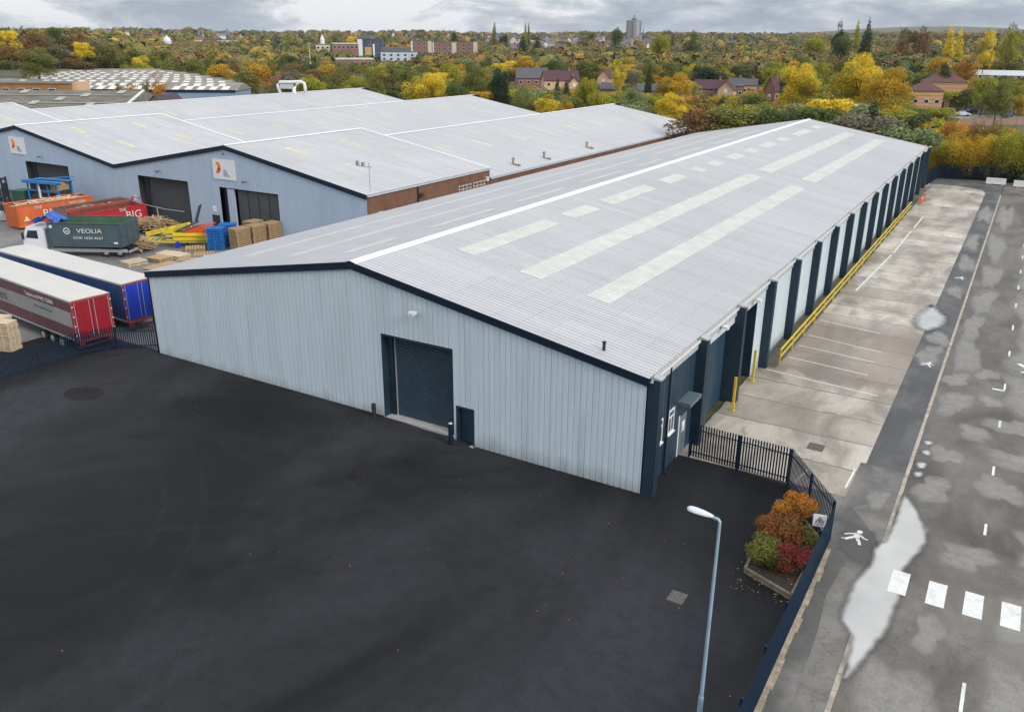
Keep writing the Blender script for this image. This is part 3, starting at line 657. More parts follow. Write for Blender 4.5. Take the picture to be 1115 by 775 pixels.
# ------------------------------------------------------------------ bollards and posts by the doors
def bollard(x, y, z, h, label, mat=None, cap=None):
    t = thing('bollard', label, 'bollard', (x, y, z))
    MB().tube([(0, 0, 0), (0, 0, h-.03), (0, 0, h)], [.13, .13, .10], 14).build('post', mat or black, t)
    if cap: MB().tube([(0, 0, h+.001), (0, 0, h+.02)], [.115, .10], 14).build('cap', cap, t)
bollard(-10.95, -.55, .0, 1.35, 'tall black steel bollard with a pale top between roller shutter and small door', navy, offw)
bollard(-16.45, -.4, .34, .85, 'short black bollard at the left edge of the roller shutter', black)
for (x, y, h, lb) in ((.78, 12.2, 2.15, 'tall yellow guard post against the third navy pier from the street corner'), (.45, 17.5, 2.15, 'tall yellow guard post inside the dark side doorway')):
    t = thing('guard_post', lb, 'guard post', (x, y, .02))
    MB().box(-.07, .07, -.07, .07, 0, h).build('post', yellow, t); MB().box(-.14, .14, -.14, .14, 0, .03).build('base_plate', yellow, t)

# yellow guard rail
gr = thing('guard_rail', 'long yellow two-bar guard rail running along the foot of the warehouse side', 'guard rail', (1.22, 21.3, .03))
yy = 0.0
while yy < 66.5: MB().box(-.04, .04, yy-.04, yy+.04, 0, 1.12).build('post', yellow, gr); yy += 3.5
MB().beam((0, -.05, 1.15), (0, 66.6, 1.15), .09, .09).build('top_rail', yellow, gr)
MB().beam((0, -.05, .62), (0, 66.6, .62), .08, .08).build('middle_rail', yellow, gr)
orange = simple('orange_barrier', (.60, .22, .07), .6, var=.1)
t = thing('barrier', 'orange folding barrier lying at the far end of the yellow rail', 'barrier', (1.7, 93.5, .02))
MB().beam((0, 0, .35), (0, 4.5, .35), .08, .5).build('panel', orange, t); MB().box(-.2, .2, -.1, .1, 0, .9).box(-.2, .2, 4.4, 4.6, 0, .9).build('foot', orange, t)

# ------------------------------------------------------------------ the multi-bay sheds to the left
SX, SY, SYB, BW = -42.2, 30.0, 52.6, 19.85
sh = thing('factory_shed', 'blue-grey factory with zigzag gables, three big doors and pale roofs with brick flank', 'factory', (-101, 90, 0))
def ztop(x):
    t = ((SX-x) % (2*BW))/BW; t = t if t <= 1 else 2-t; return 6.2+3.55*t
D = [(-63.56, -54.5, 5.25), (-77.72, -68.8, 5.4), (-100.9, -91.55, 5.38)]
mb = MB(); xs = [SX]
def fseg(xa, xb, lo): 
    n = max(1, int(round((xb-xa)/1.0)))
    mb.corr((xa, SY, 0), (1, 0, 0), (0, 0, 1), (0, -1, 0), xb-xa, lo, lambda u: ztop(xa+u)-.25, .333, .034)
fseg(-63.56, -54.5, 5.25); fseg(-54.5, SX, 0); fseg(-68.8, -63.56, 0); fseg(-77.72, -68.8, 5.4); fseg(-91.55, -77.72, 0); fseg(-100.9, -91.55, 5.38); fseg(-161.3, -100.9, 0)
mb.build('front_wall', greyl, sh, True)
mb = MB()
for k in range(3):
    for xa, za, xb, zb in ((SX-2*BW*k, 6.3, SX-BW-2*BW*k, 9.85), (SX-BW-2*BW*k, 9.85, SX-2*BW-2*BW*k, 6.3)):
        mb.add([(xa, SY-.2, za-.42), (xb, SY-.2, zb-.42), (xb, SY-.2, zb), (xa, SY-.2, za), (xa, SY+.2, za), (xb, SY+.2, zb), (xa, SY, za-.42), (xb, SY, zb-.42)], [(1, 0, 3, 2), (2, 3, 4, 5), (0, 1, 7, 6)])
mb.build('zigzag_verge_trim', navy, sh, True)
wline = white
def bay_roof(k, y0, y1r, y1l, eave, ridge, sk):
    xe = SX-2*BW*k; xr = xe-BW; xl = xe-2*BW
    roof_slope(xr, ridge, xe+(.15 if k == 0 else 0), eave, y0, y1r, .5, .045).build('roof_slope', roofb, sh, True)
    roof_slope(xr, ridge, xl, eave, y0, y1l, .5, .045).build('roof_slope', roofb, sh, True)
    m_ = (ridge-eave)/BW
    MB().add([(xr-.3, y0, ridge-.3*m_+.09), (xr, y0, ridge+.12), (xr+.3, y0, ridge-.3*m_+.09), (xr-.3, y1l, ridge-.3*m_+.09), (xr, (y1l+y1r)/2, ridge+.12), (xr+.3, y1r, ridge-.3*m_+.09)], [(0, 1, 4, 3), (1, 2, 5, 4)]).build('ridge_cap', wline, sh, True)
    if k < 2:
        MB().box(xl-.25, xl+.25, y0+.2, min(y1l, y1r), eave-.02, eave+.07).build('valley_gutter', simple('valley_grey', (.30, .31, .33), .6), sh, True)
    for f, side_ in sk:                       # faint rooflights running up the slope
        y = y0+5+f*3
        while y < (y1r if side_ > 0 else y1l)-4:
            xa_ = xr+side_*BW*f; xb_ = xa_+side_*3.6*(1-.12*random.random())
            za, zb = ridge-abs(xa_-xr)*m_, ridge-abs(xb_-xr)*m_
            roof_slope(xa_, za, xb_, zb, y, y+.9, .5, .045, .015).build('rooflight', oldsky, sh, True)
            y += 9.3
oldsky = simple('old_rooflight', (.55, .50, .34), .5, var=.12, sc=1, dirt=((.42, .36, .24), .6))
for k in range(3):
    sk = ((.16, 1), (.55, 1), (.3, -1), (.65, -1)) if k < 2 else ((.4, 1),)
    bay_roof(k, SY-.15, SYB, SYB, 6.3, 9.85, sk[:2] if k == 0 else sk)
ends = [131, 135, 138, 142, 145, 149]
for k in range(3): bay_roof(k, SYB, ends[2*k], ends[2*k+1], 5.15, 8.55, ((.35, 1), (.28, -1), (.62, -1)) if k < 2 else ((.4, 1),))
mb = MB()
for k in range(3):
    for xa, za, xb, zb in ((SX-2*BW*k, 6.3, SX-BW-2*BW*k, 9.85), (SX-BW-2*BW*k, 9.85, SX-2*BW-2*BW*k, 6.3)):
        mb.beam((xa, SYB, za+.06), (xb, SYB, zb+.06), .28, .12)
        mb.add([(xa, SYB+.05, 5.0), (xb, SYB+.05, 5.0), (xb, SYB+.05, zb), (xa, SYB+.05, za)], [(0, 1, 2, 3)])
mb.build('verge_flashing', wline, sh, True)
mb = MB().box(SX-.25, SX, SY-.02, SYB, 0, 6.12).box(SX-.25, SX-.003, SYB, 131, 0, 4.98); mb.build('brick_flank', brickm, sh, True)
MB().box(SX-.02, SX+.22, SY-.1, SYB+.1, 6.13, 6.29).box(SX-.02, SX+.22, SYB+.1, 131, 4.99, 5.14).build('gutter', simple('grey_gutter', (.42, .46, .50), .5), sh, True)
mb = MB()
for i in range(6):
    xa, xb = SX-BW*i, SX-BW*(i+1); za, zb = (5.15, 8.55) if i % 2 == 0 else (8.55, 5.15)
    mb.add([(xa, ends[i]-.05, 0), (xb, ends[i]-.05, 0), (xb, ends[i]-.05, zb-.05), (xa, ends[i]-.05, za-.05)], [(0, 1, 2, 3)])
mb.build('end_wall', brickm, sh, True)
# doors
doorg = simple('grey_door', (.075, .082, .085), .5, var=.15, sc=1.5)
for i, (xa, xb, zt) in enumerate(D):
    mb = MB()
    if i == 0:
        MB().box(xa+.05, xa+1.1, SY+.5, SY+.6, 0, zt).build('dark_reveal', dark, sh, True)
        MB().box(xa+1.1, xa+2.2, SY+.05, SY+.2, 0, zt-.1).build('door_post', greyl, sh, True)
        for j in range(4):
            w = (xb-xa-2.6)/4; x0 = xa+2.4+w*j; p = MB(); p.box(x0+.06, x0+w-.06, SY+.35, SY+.42, .02, zt-.25)
            for q in range(12): p.box(x0+.06, x0+w-.06, SY+.31, SY+.349, .3+q*.4, .34+q*.4)
            p.build('folding_leaf', doorg, sh, True)
        MB().box(xa+2.2, xb, SY+.3, SY+.6, zt-.25, zt).build('door_head', dark, sh, True)
    else:
        z = 0.0
        while z < zt-.05: mb.add([(xa+1.0, SY+.75, z), (xb-.1, SY+.75, z), (xb-.1, SY+.7, z+.09), (xa+1.0, SY+.7, z+.09), (xb-.1, SY+.75, z+.13), (xa+1.0, SY+.75, z+.13)], [(0, 1, 2, 3), (3, 2, 4, 5)]); z += .13
        mb.build('roller_shutter', doorg, sh, True)
        MB().box(xa+.0, xa+.09, SY+.0, SY+.8, 0, zt).box(xa+.09, xa+1.0, SY+.6, SY+.7, 0, zt).box(xb-.09, xb, SY, SY+.8, 0, zt).box(xa+.09, xb-.09, SY, SY+.8, zt-.08, zt-.002).build('door_frame', dark, sh, True)
MB().box(-65.2, -64.0, SY-.08, SY-.04, .1, 2.0).build('side_door', dark, sh, True)
for x in (-73.4, -59.1, -96.9): flood(MB(), x, SY-.04, 6.2, 'y').build('floodlight', simple('lamp_grey', (.12, .14, .17), .5), sh, True)
for x, z in ((-64.7, 2.7), (-78.7, 2.6)): MB().box(x-.3, x+.3, SY-.06, SY-.045, z-.35, z+.35).build('notice', white, sh, True)
MB().tube([(-62.3, SY-.15, 9.0), (-62.3, SY-.15, 8.9)], .12, 8).build('camera_dome', dark, sh, True)
# roof vents, aerial, wall lattice
for x, y in ((-44.5, 62), (-44.3, 70), (-44.6, 84)):
    zz = 5.15+(SX-x)*3.4/BW
    MB().tube([(x, y, zz), (x, y, zz+.6)], .12, 8).tube([(x, y, zz+.61), (x, y, zz+.9)], [.3, .08], 8).box(x-.1, x+1.2, y-.5, y-.1, zz-.1, zz+.1).build('roof_vent', simple('rusty_vent', (.22, .19, .17), .8, var=.3), sh, True)
MB().tube([(-42.8, 31.2, 6.2), (-42.8, 31.2, 9.3)], .035, 6).beam((-44.3, 31.2, 8.9), (-42.5, 31.2, 8.9), .06, .06).box(-44.4, -44.1, 31.1, 31.3, 8.9, 9.4).box(-43.7, -43.4, 31.1, 31.3, 8.9, 9.3).build('aerial', simple('aerial_grey', (.3, .3, .3), .5), sh, True)
for y0 in (46.0, 49.0):
    mb = MB()
    for i in range(4): mb.beam((SX+.06, y0+i*.8, 3.7), (SX+.06, y0+i*.8, 5.1), .04, .07)
    for i in range(4): mb.beam((SX+.08, y0-.1, 3.8+i*.4), (SX+.08, y0+2.5, 3.8+i*.4), .04, .06)
    mb.build('wall_lattice', offw, sh, True)
MB().tube([(SX+.1, 38.2, 6.0), (SX+.1, 38.2, 1)], .09, 8).box(SX, SX+.3, 38.3, 38.9, 4.9, 5.3).build('downpipe', dark, sh, True)
MB().box(SX, SX+.3, 51.6, 52.0, 4.9, 5.4).box(SX, SX+.2, 31.5, 32.2, 4.2, 4.4).build('alarm_box', offw, sh, True)
# white duct standing on the rear ridge
p = at(319, 101, 8.6)
t = thing('roof_duct', 'bulky white ventilation duct arching over the rear roof ridge', 'duct', (p.x, p.y, 8.3), R(31))
MB().tube([(-3.0, 0, 0), (-3.4, 0, 1.4), (-3.6, 0, 2.2), (-3.0, 0, 2.7), (-1, 0, 2.7), (2.2, 0, 2.8), (2.9, 0, 2.4), (3.0, 0, 1.4), (3.0, 0, .3)], .38, 10).build('duct_pipe', offw, t, smooth=True)
MB().box(-2.9, .2, -.5, .5, 1.2, 2.2).build('fan_box', steel, t); MB().tube([(.3, 0, .1), (.3, 0, 1.2), (1.4, 0, 2.5)], [.5, .45, .4], 10).build('cowl', white, t)
MB().box(-3.2, .6, -.6, .6, -.1, .25).build('base', steel, t)

# company signs on the shed front
emo = simple('emblem_orange', (.80, .27, .03), .5, var=.15, sc=2); emr = simple('emblem_red', (.70, .10, .02), .5, var=.1); ink = simple('ink_grey', (.13, .14, .20), .6)
def company_sign(cx, cz, w, h, label):
    t = thing('company_sign', label, 'sign', (cx, SY-.07, cz))
    MB().box(-w/2, w/2, -.05, 0, -h/2, h/2).build('board', white, t)
    def blob(p, mat, nm): MB().prism([(x*w/3.5, z*h/2.3) for x, z in p], -.075, -.052, axis='y').build(nm, mat, t)
    # a sweeping numeral-like swirl in two tones
    arc = lambda cx_, cz_, r0, r1, a0, a1, sq=1: [(cx_+r1*math.cos(R(a)), cz_+sq*r1*math.sin(R(a))) for a in np.linspace(a0, a1, 12)]+[(cx_+r0*math.cos(R(a)), cz_+sq*r0*math.sin(R(a))) for a in np.linspace(a1, a0, 12)]
    blob(arc(-.95, .32, .02, .50, 120, -50), emo, 'emblem')
    blob([(-.82, .25), (-.50, .1), (-.50, -.15), (-.85, -.45), (-1.2, -.5), (-1.15, -.15)], emr, 'emblem')
    for i, s in enumerate(('The', 'Pallet', 'Works')): text_obj(s, .36*h/2.3, (.18*w/3.5+(0, .05, .2)[i], -.056, (-.1-.27*i)*h/2.3-.05), (R(90), 0, 0), ink, t, ext=.008)
company_sign(-62.4, 7.25, 3.55, 2.2, 'white company sign with an orange swirl above the folding doors near the corner gable')
company_sign(-102.0, 7.3, 3.6, 2.2, 'white company sign with an orange swirl on the farthest left gable')
# ------------------------------------------------------------------ palisade fences
def palisade(name, label, pts, h, z=0.0, step=.152, post_h=None, skip_post=()):
    t = thing(name, label, 'fence', (pts[0][0], pts[0][1], z)); ox, oy = pts[0]
    for a, b_ in zip(pts, pts[1:]):
        A, B = Vector((a[0]-ox, a[1]-oy, 0)), Vector((b_[0]-ox, b_[1]-oy, 0)); D_ = B-A; ln = D_.length; d = D_.normalized(); s = Vector((-d.y, d.x, 0))
        nb = max(1, round(ln/2.75)); bl = ln/nb
        for i in range(nb):
            P = A+d*bl*i; Q = A+d*bl*(i+1)
            MB().box(P.x-.045, P.x+.045, P.y-.045, P.y+.045, 0, (post_h or h)-.02).build('post', navyf, t)
            MB().beam(P+Vector((0, 0, .35)), Q+Vector((0, 0, .35)), .045, .05).build('rail', navyf, t)
            MB().beam(P+Vector((0, 0, h-.35)), Q+Vector((0, 0, h-.35)), .045, .05).build('rail', navyf, t)
            mb = MB(); k = 0; u = step*.5
            while u < bl-.02:
                c = P+d*u+s*.045; w = .040
                mb.add([c-d*w+Vector((0,0,.06)), c+s*.032+Vector((0,0,.06)), c+d*w+Vector((0,0,.06)), c+d*w+Vector((0,0,h-.06)), c+s*.032+Vector((0,0,h+random.uniform(-.01,.01))), c-d*w+Vector((0,0,h-.06))], [(0, 1, 4, 5), (1, 2, 3, 4)])
                u += step
            mb.build('pales', navyf, t)
    MB().box(B.x-.045, B.x+.045, B.y-.045, B.y+.045, 0, post_h or h).build('post', navyf, t)
    return t
palisade('palisade_fence', 'navy steel palisade fence round the street corner of the yard beside the planted bed', [(.62, 5.05), (5.9, 4.75), (8.74, .62), (8.74, -38)], 2.0, .02, .145)
palisade('palisade_fence', 'dark palisade fence between the lorry trailers and the black yard', [(-40.1, -20), (-40.05, -8.75), (-39.95, -3.4), (-39.0, -1.1), (-36.15, .75)], 1.75, .3)
palisade('palisade_fence', 'dark steel fence closing the far end of the street yard by the last pier', [(.4, 110.2), (1.2, 120.6), (5.4, 122.6), (13, 122.6), (30, 122.4)], 2.2, 0)
palisade('palisade_fence', 'black railing panel against the left shed wall behind the yellow loader', [(-112, 27.5), (-104, 27.5), (-100.5, 27.6)], 1.9, 0)

# hazard sign on the fence corner
p = at(892.5, 566.5, 1.62)
t = thing('hazard_sign', 'white square warning sign with a black triangle at the corner of the navy fence', 'sign', (p.x, p.y, p.z), R(14))
MB().box(-.27, .27, -.012, .012, -.29, .29).build('board', white, t)
blk = simple('sign_black', (.03, .035, .05), .5)
tri = lambda s, y0, y1: MB().prism([(-s, -.03-s*.35), (s, -.03-s*.35), (0, -.03+s*1.2)], y0, y1, axis='y')
tri(.19, -.016, -.0125).build('triangle_border', blk, t); tri(.135, -.02, -.0165).build('triangle_field', offw, t)
MB().prism([(-.05, -.06), (-.02, .0), (-.06, .04), (.0, .08), (.05, .02), (.02, -.02), (.06, -.06)], -.024, -.0205, axis='y').build('climbing_figure', blk, t)
text_obj('DANGER', .085, (0, -.014, -.17), (R(90), 0, 0), blk, t, ext=.002); text_obj('Keep off', .06, (0, -.014, -.24), (R(90), 0, 0), blk, t, ext=.002)

# lamp column
lampc = simple('lamp_paint', (.24, .34, .43), .4, var=.08)
LP = at(784, 567, 7.74)
t = thing('street_lamp', 'tall pale blue street lamp column standing in the black yard near the planted bed', 'street lamp', (LP.x, LP.y, 0))
MB().tube([(0, 0, 0), (0, 0, 1.3), (0, 0, 1.35), (0, 0, 7.7)], [.088, .088, .066, .045], 14).build('column', lampc, t, smooth=False)
MB().box(-.05, .05, -.108, -.095, .35, .95).build('access_door', lampc, t)
MB().tube([(0, 0, 7.7), (-.06, 0, 7.78), (-.25, 0, 7.80)], [.05, .05, .045], 10).build('arm', lampc, t)
hd = MB(); prof = [(-.2, .05, .05), (-.32, .09, .07), (-.5, .13, .09), (-.75, .15, .10), (-.92, .13, .09), (-1.0, .05, .05)]; n = 14
for x, w, h in prof:
    for j in range(n): a = 2*math.pi*j/n; hd.v.append((x, w*math.cos(a), 7.80+h*math.sin(a)*(1 if math.sin(a) > 0 else .6)+.06*(-x)))
for i in range(len(prof)-1):
    for j in range(n): hd.f.append((i*n+j, i*n+(j+1) % n, (i+1)*n+(j+1) % n, (i+1)*n+j)); hd.m.append(0)
hd.f.append(tuple((len(prof)-1)*n+j for j in range(n))); hd.m.append(0)
hd.build('lantern', simple('lantern_grey', (.60, .64, .67), .35, var=.05), t, smooth=True)
bw = MB(); bw.box(-.9, -.45, -.09, .09, 7.76, 7.80); bw.build('lens', glass, t)

# ------------------------------------------------------------------ foliage
def foliage_mesh(name, lobes, n, leaf, seed, up=.25, mat=None):
    g = np.random.default_rng(seed); lb = np.array([l[0] for l in lobes], float); rd = np.array([l[1] for l in lobes], float)
    wts = (rd[:, 0]*rd[:, 1]+rd[:, 0]*rd[:, 2]+rd[:, 1]*rd[:, 2]); wts /= wts.sum(); k = g.choice(len(lobes), n, p=wts)
    d = g.normal(size=(n, 3)); d /= np.linalg.norm(d, axis=1)[:, None]
    d[:, 2] = np.where((d[:, 2] < 0) & (g.random(n) < .45), -d[:, 2], d[:, 2])
    r = .62+.46*g.random(n)**.8
    c = lb[k]+d*rd[k]*r[:, None]; c += g.normal(size=(n, 3))*leaf*.35
    nn = d*.55+g.normal(size=(n, 3))*.55; nn[:, 2] += up; nn /= np.linalg.norm(nn, axis=1)[:, None]
    a = np.cross(nn, g.normal(size=(n, 3))); a /= np.linalg.norm(a, axis=1)[:, None]; b_ = np.cross(nn, a)
    s = (leaf*(.55+.75*g.random(n)))[:, None]
    v = np.stack([c-a*s*.5, c-b_*s*.32, c+a*s*.5, c+b_*s*.32], 1).reshape(-1, 3)
    me = bpy.data.meshes.new(name); me.vertices.add(4*n); me.vertices.foreach_set('co', v.ravel()); me.loops.add(4*n); me.loops.foreach_set('vertex_index', np.arange(4*n))
    me.polygons.add(n); me.polygons.foreach_set('loop_start', np.arange(n)*4); me.polygons.foreach_set('loop_total', np.full(n, 4))
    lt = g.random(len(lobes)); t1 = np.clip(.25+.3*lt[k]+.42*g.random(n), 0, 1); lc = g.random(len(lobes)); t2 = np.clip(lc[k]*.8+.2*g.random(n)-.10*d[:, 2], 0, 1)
    for nm, val in (('tint', t1), ('clump', t2)):
        at_ = me.attributes.new(nm, 'FLOAT', 'FACE'); at_.data.foreach_set('value', val.astype(np.float32))
    me.materials.append(mat or leafm); me.update(calc_edges=True); return me
def limb_mesh(name, H, r, spread, nb, seed, base=.35):
    g = random.Random(seed); mb = MB(); top = H*.8
    mb.tube([(0, 0, -.5), (g.uniform(-.1, .1), g.uniform(-.1, .1), H*.2), (g.uniform(-.3, .3), g.uniform(-.3, .3), H*.5), (g.uniform(-.4, .4), g.uniform(-.4, .4), top)], [r*1.25, r, r*.6, r*.15], 7)
    for i in range(nb):
        z = H*(base+.4*i/nb); a = i*2.4+g.random(); e = spread*g.uniform(.55, .9); 
        mb.tube([(0, 0, z), (e*.45*math.cos(a), e*.45*math.sin(a), z+H*.08), (e*math.cos(a), e*math.sin(a), z+H*g.uniform(.14, .26))], [r*.4, r*.25, r*.06], 5)
    me_o = mb.build(name, bark); me = me_o.data; bpy.data.objects.remove(me_o); return me
def lobes_for(kind, H, Rr, seed):
    g = random.Random(seed); out = []
    if kind in ('round', 'oval', 'ragged'):
        n = {'round': 26, 'oval': 24, 'ragged': 17}[kind]; zc = H*.60; hz = H*.40
        for i in range(n):
            while True:
                x, y, z = g.uniform(-1, 1), g.uniform(-1, 1), g.uniform(-1, 1)
                if x*x+y*y+z*z < 1: break
            q = g.uniform(.26, .40)*(1 if kind != 'ragged' else .8); w = 1-.35*max(0, z)
            out.append(((x*Rr*.78*w, y*Rr*.78*w, zc+z*hz*.78), (Rr*q, Rr*q, Rr*q*.85)))
    elif kind == 'poplar':
        for i in range(18): z = H*(.12+.84*i/18); w = Rr*(1.1-abs(i/17*2-.8)**2.2*.5); out.append(((g.uniform(-.3, .3)*w, g.uniform(-.3, .3)*w, z), (w*.62, w*.62, H*.07)))
    elif kind == 'conifer':
        for i in range(34):
            q = i/33; z = H*(.08+.86*q); w = Rr*(1-q**1.4)*.95+.3; a = i*2.4; out.append(((w*.45*math.cos(a), w*.45*math.sin(a), z), (w*.65, w*.65, H*.045)))
    elif kind == 'cypress':
        for i in range(16): q = i/15; w = Rr*(math.sin(math.pi*min(1, .18+q*.82))**.7); out.append(((g.uniform(-.1, .1), g.uniform(-.1, .1), H*(.06+.9*q)), (w, w, H*.06)))
    elif kind == 'bush':
        for i in range(16): a = g.random()*6.28; r_ = Rr*.7*g.random()**.5; out.append(((r_*math.cos(a), r_*math.sin(a), H*g.uniform(.25, .62)), (Rr*.4, Rr*.4, H*.33)))
    return out
PROTO = {}
def protos():
    spec = [('round', 14, 5.2, 5200, .50, 1), ('round', 14, 5.2, 5200, .50, 2), ('round', 14, 5.6, 5200, .50, 3), ('oval', 16, 4.6, 5000, .48, 4), ('oval', 16, 4.4, 5000, .48, 5), ('ragged', 14, 5.0, 2900, .46, 6), ('ragged', 15, 4.6, 2500, .44, 7),
            ('poplar', 18, 1.9, 2600, .5, 8), ('conifer', 16, 3.4, 4600, .5, 9), ('cypress', 9, 1.5, 2400, .38, 10), ('bush', 6, 4.0, 3400, .42, 11), ('bush', 5, 3.6, 3200, .40, 12)]
    for kind, H, r, n, leaf, sd_ in spec:
        PROTO.setdefault(kind, []).append((H, r, foliage_mesh('crown', lobes_for(kind, H, r, sd_), n, leaf, sd_), limb_mesh('trunk', H, .24 if kind != 'bush' else .12, r, 7 if kind in ('round', 'oval', 'ragged') else 2, sd_)))
    for kind, H, r, n, leaf, sd_ in (('fine', 9, 5.0, 15000, .27, 21), ('fine', 9, 5.2, 15000, .27, 22), ('finetree', 15, 6.0, 15000, .36, 23), ('finetree', 15, 5.6, 15000, .36, 24)):
        PROTO.setdefault(kind, []).append((H, r, foliage_mesh('crown', lobes_for('round' if kind == 'finetree' else 'bush', H, r, sd_), n, leaf, sd_), limb_mesh('trunk', H, .22, r, 7, sd_)))
protos()
NAMES = {'round': 'tree', 'oval': 'tree', 'ragged': 'tree', 'finetree': 'tree', 'fine': 'tree', 'poplar': 'poplar_tree', 'conifer': 'conifer_tree', 'cypress': 'cypress_tree', 'bush': 'shrub'}
TREES = []
def plant(kind, x, y, H, rad, col, colname, label=None, z=None, group=None, size=''):
    pr = random.choice(PROTO[kind]); z = height(x, y) if z is None else z
    t = thing(NAMES[kind], label, 'shrub' if kind == 'bush' else 'tree', (x, y, z-.1), random.random()*6.28, group)
    sx = rad/pr[1]; sz = H/pr[0]
    for nm, me in (('crown', pr[2]), ('trunk', pr[3])):
        o = bpy.data.objects.new(nm, me); COL.objects.link(o); o.parent = t; o.scale = (sx, sx, sz)
        if nm == 'crown': o.color = (*col, 1)
    TREES.append((t, kind, colname, x, y, z, H, rad, label)); return t

# planted bed beside the fence
bed = [at(808.5, 622, .1), at(861, 645, .1), at(883, 598, .1), at(866, 552, .1), at(850, 541, .1)]
bp = [(6.25, -3.75), (8.35, -4.6), (8.45, .1), (6.55, 2.7), (5.95, 2.6)]
stone = simple('bed_edging', (.17, .145, .10), .9, var=.35, sc=4, dirt=((.07, .09, .03), .7))
t = thing('planter_bed', 'raised bed with a mossy stone edge beside the navy fence', 'planter', (6.3, -3.7, 0))
def loc2(p): return (p[0]-6.3, p[1]+3.7)
for a, b_ in zip(bp, bp[1:]+bp[:1]):
    a, b_ = loc2(a), loc2(b_); MB().beam((a[0], a[1], .12), (b_[0], b_[1], .12), .13, .26).build('edging', stone, t)
MB().prism([loc2(p) for p in bp], 0, .2).build('soil', simple('soil', (.04, .028, .018), .95, var=.4, sc=5), t)
for (x, y, r_, h, col, lb, nl) in ((6.98, -3.0, .80, 1.2, (.125, .125, .03), 'clipped green shrub at the front left of the planted bed', 9000), (7.72, -2.75, .66, 1.1, (.20, .035, .035), 'crimson shrub against the navy fence in the planted bed', 6500),
     (6.95, -.8, .85, 1.25, (.21, .075, .028), 'rusty orange brown shrub in the middle of the planted bed', 8500), (7.85, -.6, .42, 1.0, (.13, .13, .035), 'small green shrub between the rusty shrub and the fence', 4500),
     (7.0, 1.5, .72, 1.3, (.42, .175, .025), 'bright orange yellow shrub at the narrow end of the planted bed', 6500)):
    r_ *= 1.3; h *= 1.1; s = thing('shrub', lb, 'shrub', (x, y, .18), 0, 'shrubs in the planted bed')
    g_ = random.Random(int(x*99)); lob = []
    for _ in range(17):
        q = g_.uniform(.22, .52)*r_; aa = g_.random()*6.28; rr = (r_*1.02-q*.6)*g_.random()**.6; lob.append(((rr*math.cos(aa), rr*math.sin(aa), h*g_.uniform(.25, .72)*(1-.25*rr/r_)), (q, q, q*g_.uniform(.6, .95))))
    o = bpy.data.objects.new('leaves', foliage_mesh('leaves', lob, int(nl*.95), .095, int(x*77+y*13))); COL.objects.link(o); o.parent = s; o.color = (*col, 1)
    mb = MB()
    for k in range(7): a = k*.9; mb.tube([(0, 0, 0), (.25*r_*math.cos(a), .25*r_*math.sin(a), h*.4), (.5*r_*math.cos(a), .5*r_*math.sin(a), h*.7)], [.03, .02, .008], 5)
    mb.build('stems', bark, s)

mb = MB()
for _ in range(260):
    x, y = random.uniform(5.9, 8.5), random.uniform(-5.2, 2.8)
    q = random.uniform(.02, .05); a = random.random()*3; mb.add([(x-q*math.cos(a), y-q*math.sin(a), .23 if y > -4 and x > 6.4 else .03), (x+q*.5, y-q*.5, .24 if y > -4 and x > 6.4 else .04), (x+q*math.cos(a), y+q*math.sin(a), .23 if y > -4 and x > 6.4 else .03), (x-q*.5, y+q*.5, .24 if y > -4 and x > 6.4 else .04)], [(0, 1, 2, 3)])
tag(mb.build('fallen_leaves', simple('gold_leaf', (.5, .32, .06), .7, var=.4, sc=1)), kind='stuff')
# ------------------------------------------------------------------ lorry trailers
def wheel(parent, x, y, r=.5, w=.34):
    wv = MB().tube([(x, y-w/2, r), (x, y-w/2+.05, r), (x, y+w/2-.05, r), (x, y+w/2, r)], [r*.86, r, r, r*.86], 20).build('wheel', black, parent)
    sgn = -1 if y < 0 else 1
    MB().tube([(x, y+sgn*(w/2+.002), r), (x, y+sgn*(w/2+.03), r)], [r*.52, r*.45], 14).build('rim', steel, wv)
maroon = simple('maroon_curtain', (.12, .045, .055), .55, var=.15, sc=.9, stretch=(1, 1, .2)); bluecur = simple('blue_curtain', (.018, .055, .16), .5, var=.15, sc=.9)
redp = simple('red_door_paint', (.25, .008, .018), .4, var=.12, sc=1.5); bluep = simple('blue_door_paint', (.012, .04, .40), .4, var=.1, sc=1.5)
salmon = simple('trailer_frame_red', (.26, .055, .05), .5, var=.2); troof = simple('trailer_roof', (.52, .50, .46), .6, var=.05, sc=.4, dirt=((.42, .40, .36), .4))
